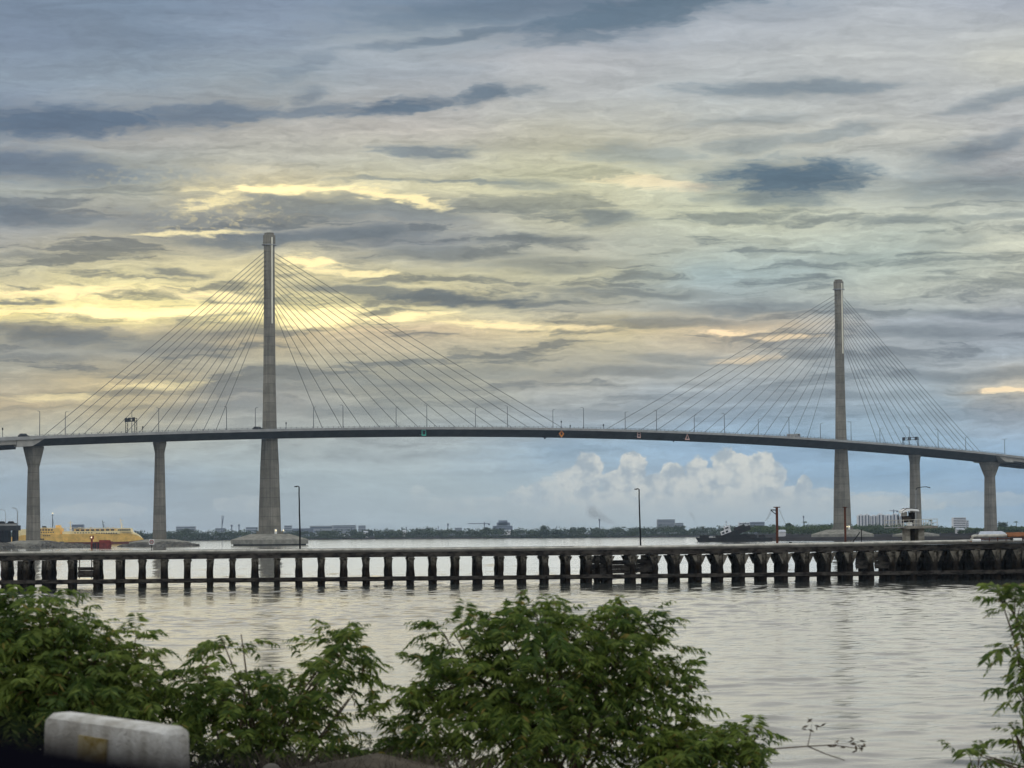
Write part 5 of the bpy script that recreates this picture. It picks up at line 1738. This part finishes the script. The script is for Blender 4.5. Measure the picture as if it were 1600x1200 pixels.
# ------------------------------------------------------------------ roadside shrubs
def shrub(label, base, lobes, n, seed, L=(.15, .30), stems=9, pairs=11):
    """feathery leaved shrub: arching stems ending in drooping bipinnate fronds.  lobes = (centre, radii, share)"""
    g = np.random.default_rng(seed)
    r_ = random.Random(seed)
    t_ = thing('shrub', base, label, 'shrub', 'roadside shrubs in front of the water')
    share = np.array([q[2] for q in lobes], float)
    share /= share.sum()
    which = g.choice(len(lobes), n, p=share)
    cen = np.array([tuple(q[0]) for q in lobes])[which]
    rad = np.array([q[1] for q in lobes])[which]
    d = g.normal(size=(n, 3))
    d /= np.linalg.norm(d, axis=1, keepdims=True)
    rr = g.random((n, 1)) ** .42
    # ragged outline: some sprays reach out, some directions stay bare
    rag = 1 + .30 * np.sin(d[:, :1] * 7 + which[:, None] * 2.1) * np.cos(d[:, 2:] * 5 + which[:, None]) + (g.random((n, 1)) > .90) * g.random((n, 1)) * .5
    p = cen + d * rr * rad * rag
    dirv = d * np.array([1.0, .8, .55]) + np.array([0, 0, .28]) + g.normal(0, .45, (n, 3))
    dirv /= np.linalg.norm(dirv, axis=1, keepdims=True)
    ln = g.uniform(L[0], L[1], (n, 1)) * np.where(g.random((n, 1)) > .7, .62, 1.0)
    down = np.array([0, 0, -1.0])
    side = np.cross(dirv, down)
    side /= np.linalg.norm(side, axis=1, keepdims=True) + 1e-6
    V_, Q_ = [], []
    # each pinna: a narrow folded blade
    for k in range(pairs):
        s_ = (k + 1.2) / (pairs + .6)
        pos = p + dirv * ln * s_ + down * ln * .42 * s_ ** 2
        wl = ln * (.40 * (1 - abs(s_ - .45) * 1.05) + .05)
        for sg in (-1, 1):
            jit = g.normal(0, .22, (n, 3))
            a = side * sg * .9 + dirv * .45 + down * (.35 + .25 * s_) + jit
            a /= np.linalg.norm(a, axis=1, keepdims=True)
            wv_ = np.cross(a, dirv + g.normal(0, .5, (n, 3)))
            wv_ /= np.linalg.norm(wv_, axis=1, keepdims=True) + 1e-6
            hw = wl * g.uniform(.09, .15, (n, 1))
            V_.append(np.stack([pos, pos + a * wl * .5 + wv_ * hw, pos + a * wl + down * wl * .15, pos + a * wl * .5 - wv_ * hw], 1))
    v = np.concatenate(V_, 0).reshape(-1, 3)
    q = np.arange(len(v)).reshape(-1, 4)
    np_mesh('foliage', v, q, 'leaf', t_)
    st = MB()
    for k in range(stems):
        lb = lobes[k % len(lobes)]
        tip = Vector(lb[0]) + Vector((r_.uniform(-.8, .8) * lb[1][0], r_.uniform(-.5, .5) * lb[1][1], r_.uniform(.1, .85) * lb[1][2]))
        b0 = Vector(base) + Vector((r_.uniform(-.15, .15), r_.uniform(-.1, .1), -.1))
        mid = b0.lerp(tip, .5) + Vector((r_.uniform(-.1, .1), 0, .12))
        st.tube([b0, b0.lerp(mid, .5), mid, mid.lerp(tip, .6), tip], .014, 5, .004)
    for k in range(stems * 4):                   # side twigs out to the sprays
        i = r_.randrange(n)
        e = Vector(p[i])
        c0 = Vector(cen[i])
        b0 = e.lerp(c0, r_.uniform(.4, .9)) - ZUP * r_.uniform(.05, .15)
        st.tube([b0, b0.lerp(e, .5) + ZUP * .02, e], .005, 4, .002)
    st.build('stem', 'bark', t_)
    return t_


def lobe(px, py, wpx, hpx, Y, share, dep=None):
    c = P(px, py, Y)
    sc = Y / FPX
    return (c, (wpx * sc, dep or wpx * sc * .6, hpx * sc), share)


YB = 18.6
shrub('big dense shrub filling the lower left behind the white barrier', G(90, YB, 3.0, 1100),
      [lobe(0, 1060, 140, 95, YB, 5), lobe(120, 1065, 110, 75, YB, 4), lobe(60, 985, 85, 42, YB, 1.9), lobe(205, 1075, 75, 55, YB, 1.5), lobe(-60, 1000, 70, 60, YB, 1.5), lobe(150, 1130, 140, 55, YB, 3), lobe(20, 1150, 120, 60, YB, 3), lobe(200, 1005, 45, 24, YB, .22), lobe(55, 935, 40, 16, YB, .2)], 1750, 1, stems=16)
shrub('looser shrub with tall arching sprays right of the white barrier', G(400, YB, 3.0, 1100),
      [lobe(330, 1085, 65, 50, YB, 1.0), lobe(410, 1120, 120, 60, YB, 2.6), lobe(350, 1010, 42, 24, YB, .3), lobe(528, 1035, 50, 46, YB, .75), lobe(548, 1000, 32, 24, YB, .25), lobe(475, 1075, 60, 40, YB, .7), lobe(330, 1160, 90, 45, YB, 1.8), lobe(480, 1170, 100, 30, YB, 1.3), lobe(560, 1100, 30, 50, YB, .16)], 660, 2, stems=20)
shrub('large rounded shrub in the lower middle of the verge', G(870, YB, 3.0, 1100),
      [lobe(850, 1060, 170, 85, YB, 5), lobe(890, 985, 120, 42, YB, 1.7), lobe(810, 968, 60, 30, YB, .5), lobe(985, 1030, 75, 62, YB, 1.5), lobe(730, 1060, 90, 55, YB, 1.5), lobe(860, 1145, 180, 70, YB, 5), lobe(690, 1125, 75, 55, YB, .9), lobe(1040, 1110, 50, 70, YB, 1.0), lobe(715, 990, 50, 24, YB, .28), lobe(640, 1090, 45, 26, YB, .22), lobe(1000, 968, 45, 20, YB, .25)], 1500, 3, stems=24)
shrub('low ragged shrub at the right foot of the large rounded one', G(1120, YB - .3, 3.0, 1100),
      [lobe(1110, 1172, 70, 34, YB - .3, 3), lobe(1060, 1182, 60, 28, YB - .3, 1.6), lobe(1165, 1165, 32, 24, YB - .3, .4), lobe(1150, 1140, 30, 12, YB - .3, .2)], 230, 4, stems=10)
shrub('tall sparse shrub leaning in at the right edge', G(1690, YB - 2, 3.1, 1100),
      [lobe(1705, 1060, 80, 150, YB - 2, 3.2), lobe(1585, 948, 32, 28, YB - 2, .30), lobe(1600, 1078, 20, 34, YB - 2, .20), lobe(1590, 1150, 22, 22, YB - 2, .16), lobe(1525, 1183, 40, 13, YB - 2, .16), lobe(1590, 1010, 18, 16, YB - 2, .09)], 330, 5, stems=14)
shrub('small low growth between the looser shrub and the rounded one', G(600, YB, 3.0, 1100),
      [lobe(600, 1188, 70, 22, YB, 2), lobe(660, 1175, 55, 26, YB, 2)], 130, 6, stems=8)
# bare twig with a few dry leaves
tw0 = P(1180, 1172, YB - .4)
tw_ = thing('bare_branch', tw0, 'thin bare branch with dry leaves reaching right over the water', 'branch')
MB().tube([P(1150, 1180, YB - .4), tw0, P(1262, 1166, YB - .45), P(1300, 1164, YB - .5), P(1345, 1170, YB - .5)], .0065, 5, .003).build('twig', 'bark', tw_)
MB().tube([P(1262, 1166, YB - .45), P(1290, 1178, YB - .45), P(1320, 1188, YB - .5)], .005, 5, .003).build('twig', 'bark', tw_)
dl = MB()
for cx, cy, n_ in ((1340, 1163, 16), (1268, 1133, 9), (1305, 1166, 5)):
    for k in range(n_):
        c_ = P(cx + rnd.gauss(0, 9), cy + rnd.gauss(0, 5), YB - .5)
        a = Vector((rnd.gauss(0, 1), rnd.gauss(0, .5), rnd.gauss(0, .5))).normalized() * .028
        b2 = a.cross(Vector((rnd.random(), rnd.random(), rnd.random()))).normalized() * .010
        dl.add([c_ - a, c_ + b2, c_ + a, c_ - b2], [(0, 1, 2, 3)])
dl.build('dry_leaves', 'bark', tw_)
MB().tube([P(1262, 1166, YB - .45), P(1266, 1148, YB - .45), P(1268, 1132, YB - .48)], .004, 5, .002).build('twig', 'bark', tw_)

g_ = np.random.default_rng(21)
nb_ = 900
bx_ = np.stack([g_.normal(-1.25, .55, nb_), g_.normal(17.9, .45, nb_), np.full(nb_, 3.30)], 1)
tip = bx_ + np.stack([g_.normal(0, .09, nb_), g_.normal(0, .05, nb_), g_.uniform(.02, .13, nb_)], 1)
sd2 = np.stack([np.full(nb_, .004), np.zeros(nb_), np.zeros(nb_)], 1)
v_ = np.stack([bx_ - sd2, bx_ + sd2, tip + sd2 * .3, tip - sd2 * .3], 1).reshape(-1, 3)
tag(np_mesh('dry_grass', v_, np.arange(nb_ * 4).reshape(-1, 4), 'soil'), 'short dry grass on the soil between the shrubs', 'grass', kind='stuff')

# pale stone on the verge
sp_ = P(424, 1206, 15.5)
st_o = MB()
rings = []
for z, k2 in ((-.18, 1), (0.0, 1.05), (.07, .7), (.09, .3)):
    rings.append([Vector((sp_.x + .075 * k2 * math.cos(th) * rnd.uniform(.85, 1.15), sp_.y + .06 * k2 * math.sin(th), sp_.z + z * .6)) for th in np.arange(0, 6.28, 6.2832 / 9)])
st_o.loft(rings)
tag(st_o.build('stone', 'rock', smooth=True), 'grey stone on the soil below the looser shrub', 'stone')

# ------------------------------------------------------------------ white roadside barrier
by = 11.6
tl_, tr_ = P(90, 1119, by + .25), P(277, 1144, by - .35)
ax = (tr_ - tl_)
axh = Vector((ax.x, ax.y, 0)).normalized()
bn_ = Vector((axh.y, -axh.x, 0))
bar = thing('road_barrier', Vector(((tl_.x + tr_.x) / 2, by, 3.42)), 'white concrete roadside barrier with a worn yellow patch', 'barrier')
prof = [(-.16, 0), (.16, 0), (.16, .1), (.11, .3), (.085, 1), (.05, 1.03), (-.05, 1.03), (-.085, 1), (-.11, .3), (-.16, .1)]
rings = []
for q in (0.0, .012, .04, .3, .6, .96, .988, 1.0):
    c_ = tl_.lerp(tr_, q)
    hgt = (c_.z - 3.40) - {0.0: .035, 1.0: .03, .012: .012, .988: .01}.get(q, 0)
    kx = {0.0: .7, 1.0: .7, .012: .9, .988: .9}.get(q, 1)
    rings.append([Vector((c_.x, c_.y, 0)) + bn_ * (i * kx) + ZUP * (3.40 + j * hgt) for i, j in prof])
rings[0] = [p_ - axh * .02 for p_ in rings[0]]
MB().loft(rings).build('barrier_body', 'barrier', bar)
c_ = tl_.lerp(tr_, .44)
rr_ = []
for q, dz in ((.33, -.055), (.56, -.06)):
    pp = tl_.lerp(tr_, q)
    rr_.append([Vector((pp.x, pp.y, pp.z + z)) + bn_ * o_ for o_, z in ((.088, dz - .0), (.102, dz - .0), (.114, dz - .17), (.100, dz - .17))])
MB().loft(rr_).build('yellow_reflector', 'barrieryellow', bar)

# ------------------------------------------------------------------ car door ledge, lower left
dY = .62
e0, e1 = P(-120, 1136, dY + .02), P(330, 1205, dY - .02)
dr_ = (e1 - e0).normalized()
dn = Vector((dr_.y, -dr_.x, 0)).normalized()
cd = thing('car', (e0 + e1) / 2 - ZUP * .2, 'black window ledge of a car door across the lower left corner', 'car')
L0, L1 = e0 - dr_ * .35, e1 + dr_ * .45
prof = [(-.05, -.03), (-.04, -.008), (-.02, 0), (.03, -.004), (.06, -.02), (.07, -.06), (.07, -.5), (-.05, -.5)]
door = MB().loft([[c + dn * i + ZUP * j for i, j in prof] for c in (L0, L1)]).build('door', 'doortrim', cd)
MB().loft([[c - dn * .052 + dn * i + ZUP * j for i, j in ((0, -.05), (-.012, -.05), (-.012, -.012), (0, -.008))] for c in (L0, L1)]).build('window_seal', 'doortrim', door)

# ------------------------------------------------------------------ haze
hm = bpy.data.materials.new('haze')
hm.use_nodes = True
hm.node_tree.nodes.clear()
v = hm.node_tree.nodes.new('ShaderNodeVolumePrincipled')
v.inputs['Color'].default_value = (.62, .80, 1.0, 1)
v.inputs['Density'].default_value = 0.000066
out = hm.node_tree.nodes.new('ShaderNodeOutputMaterial')
hm.node_tree.links.new(v.outputs[0], out.inputs['Volume'])
M['haze'] = hm
hz = MB().box((0, 3400, 80), (9000, 7000, 166)).build('haze', 'haze')
tag(hz, 'thin blue haze over the water and far shore', 'haze', kind='stuff')
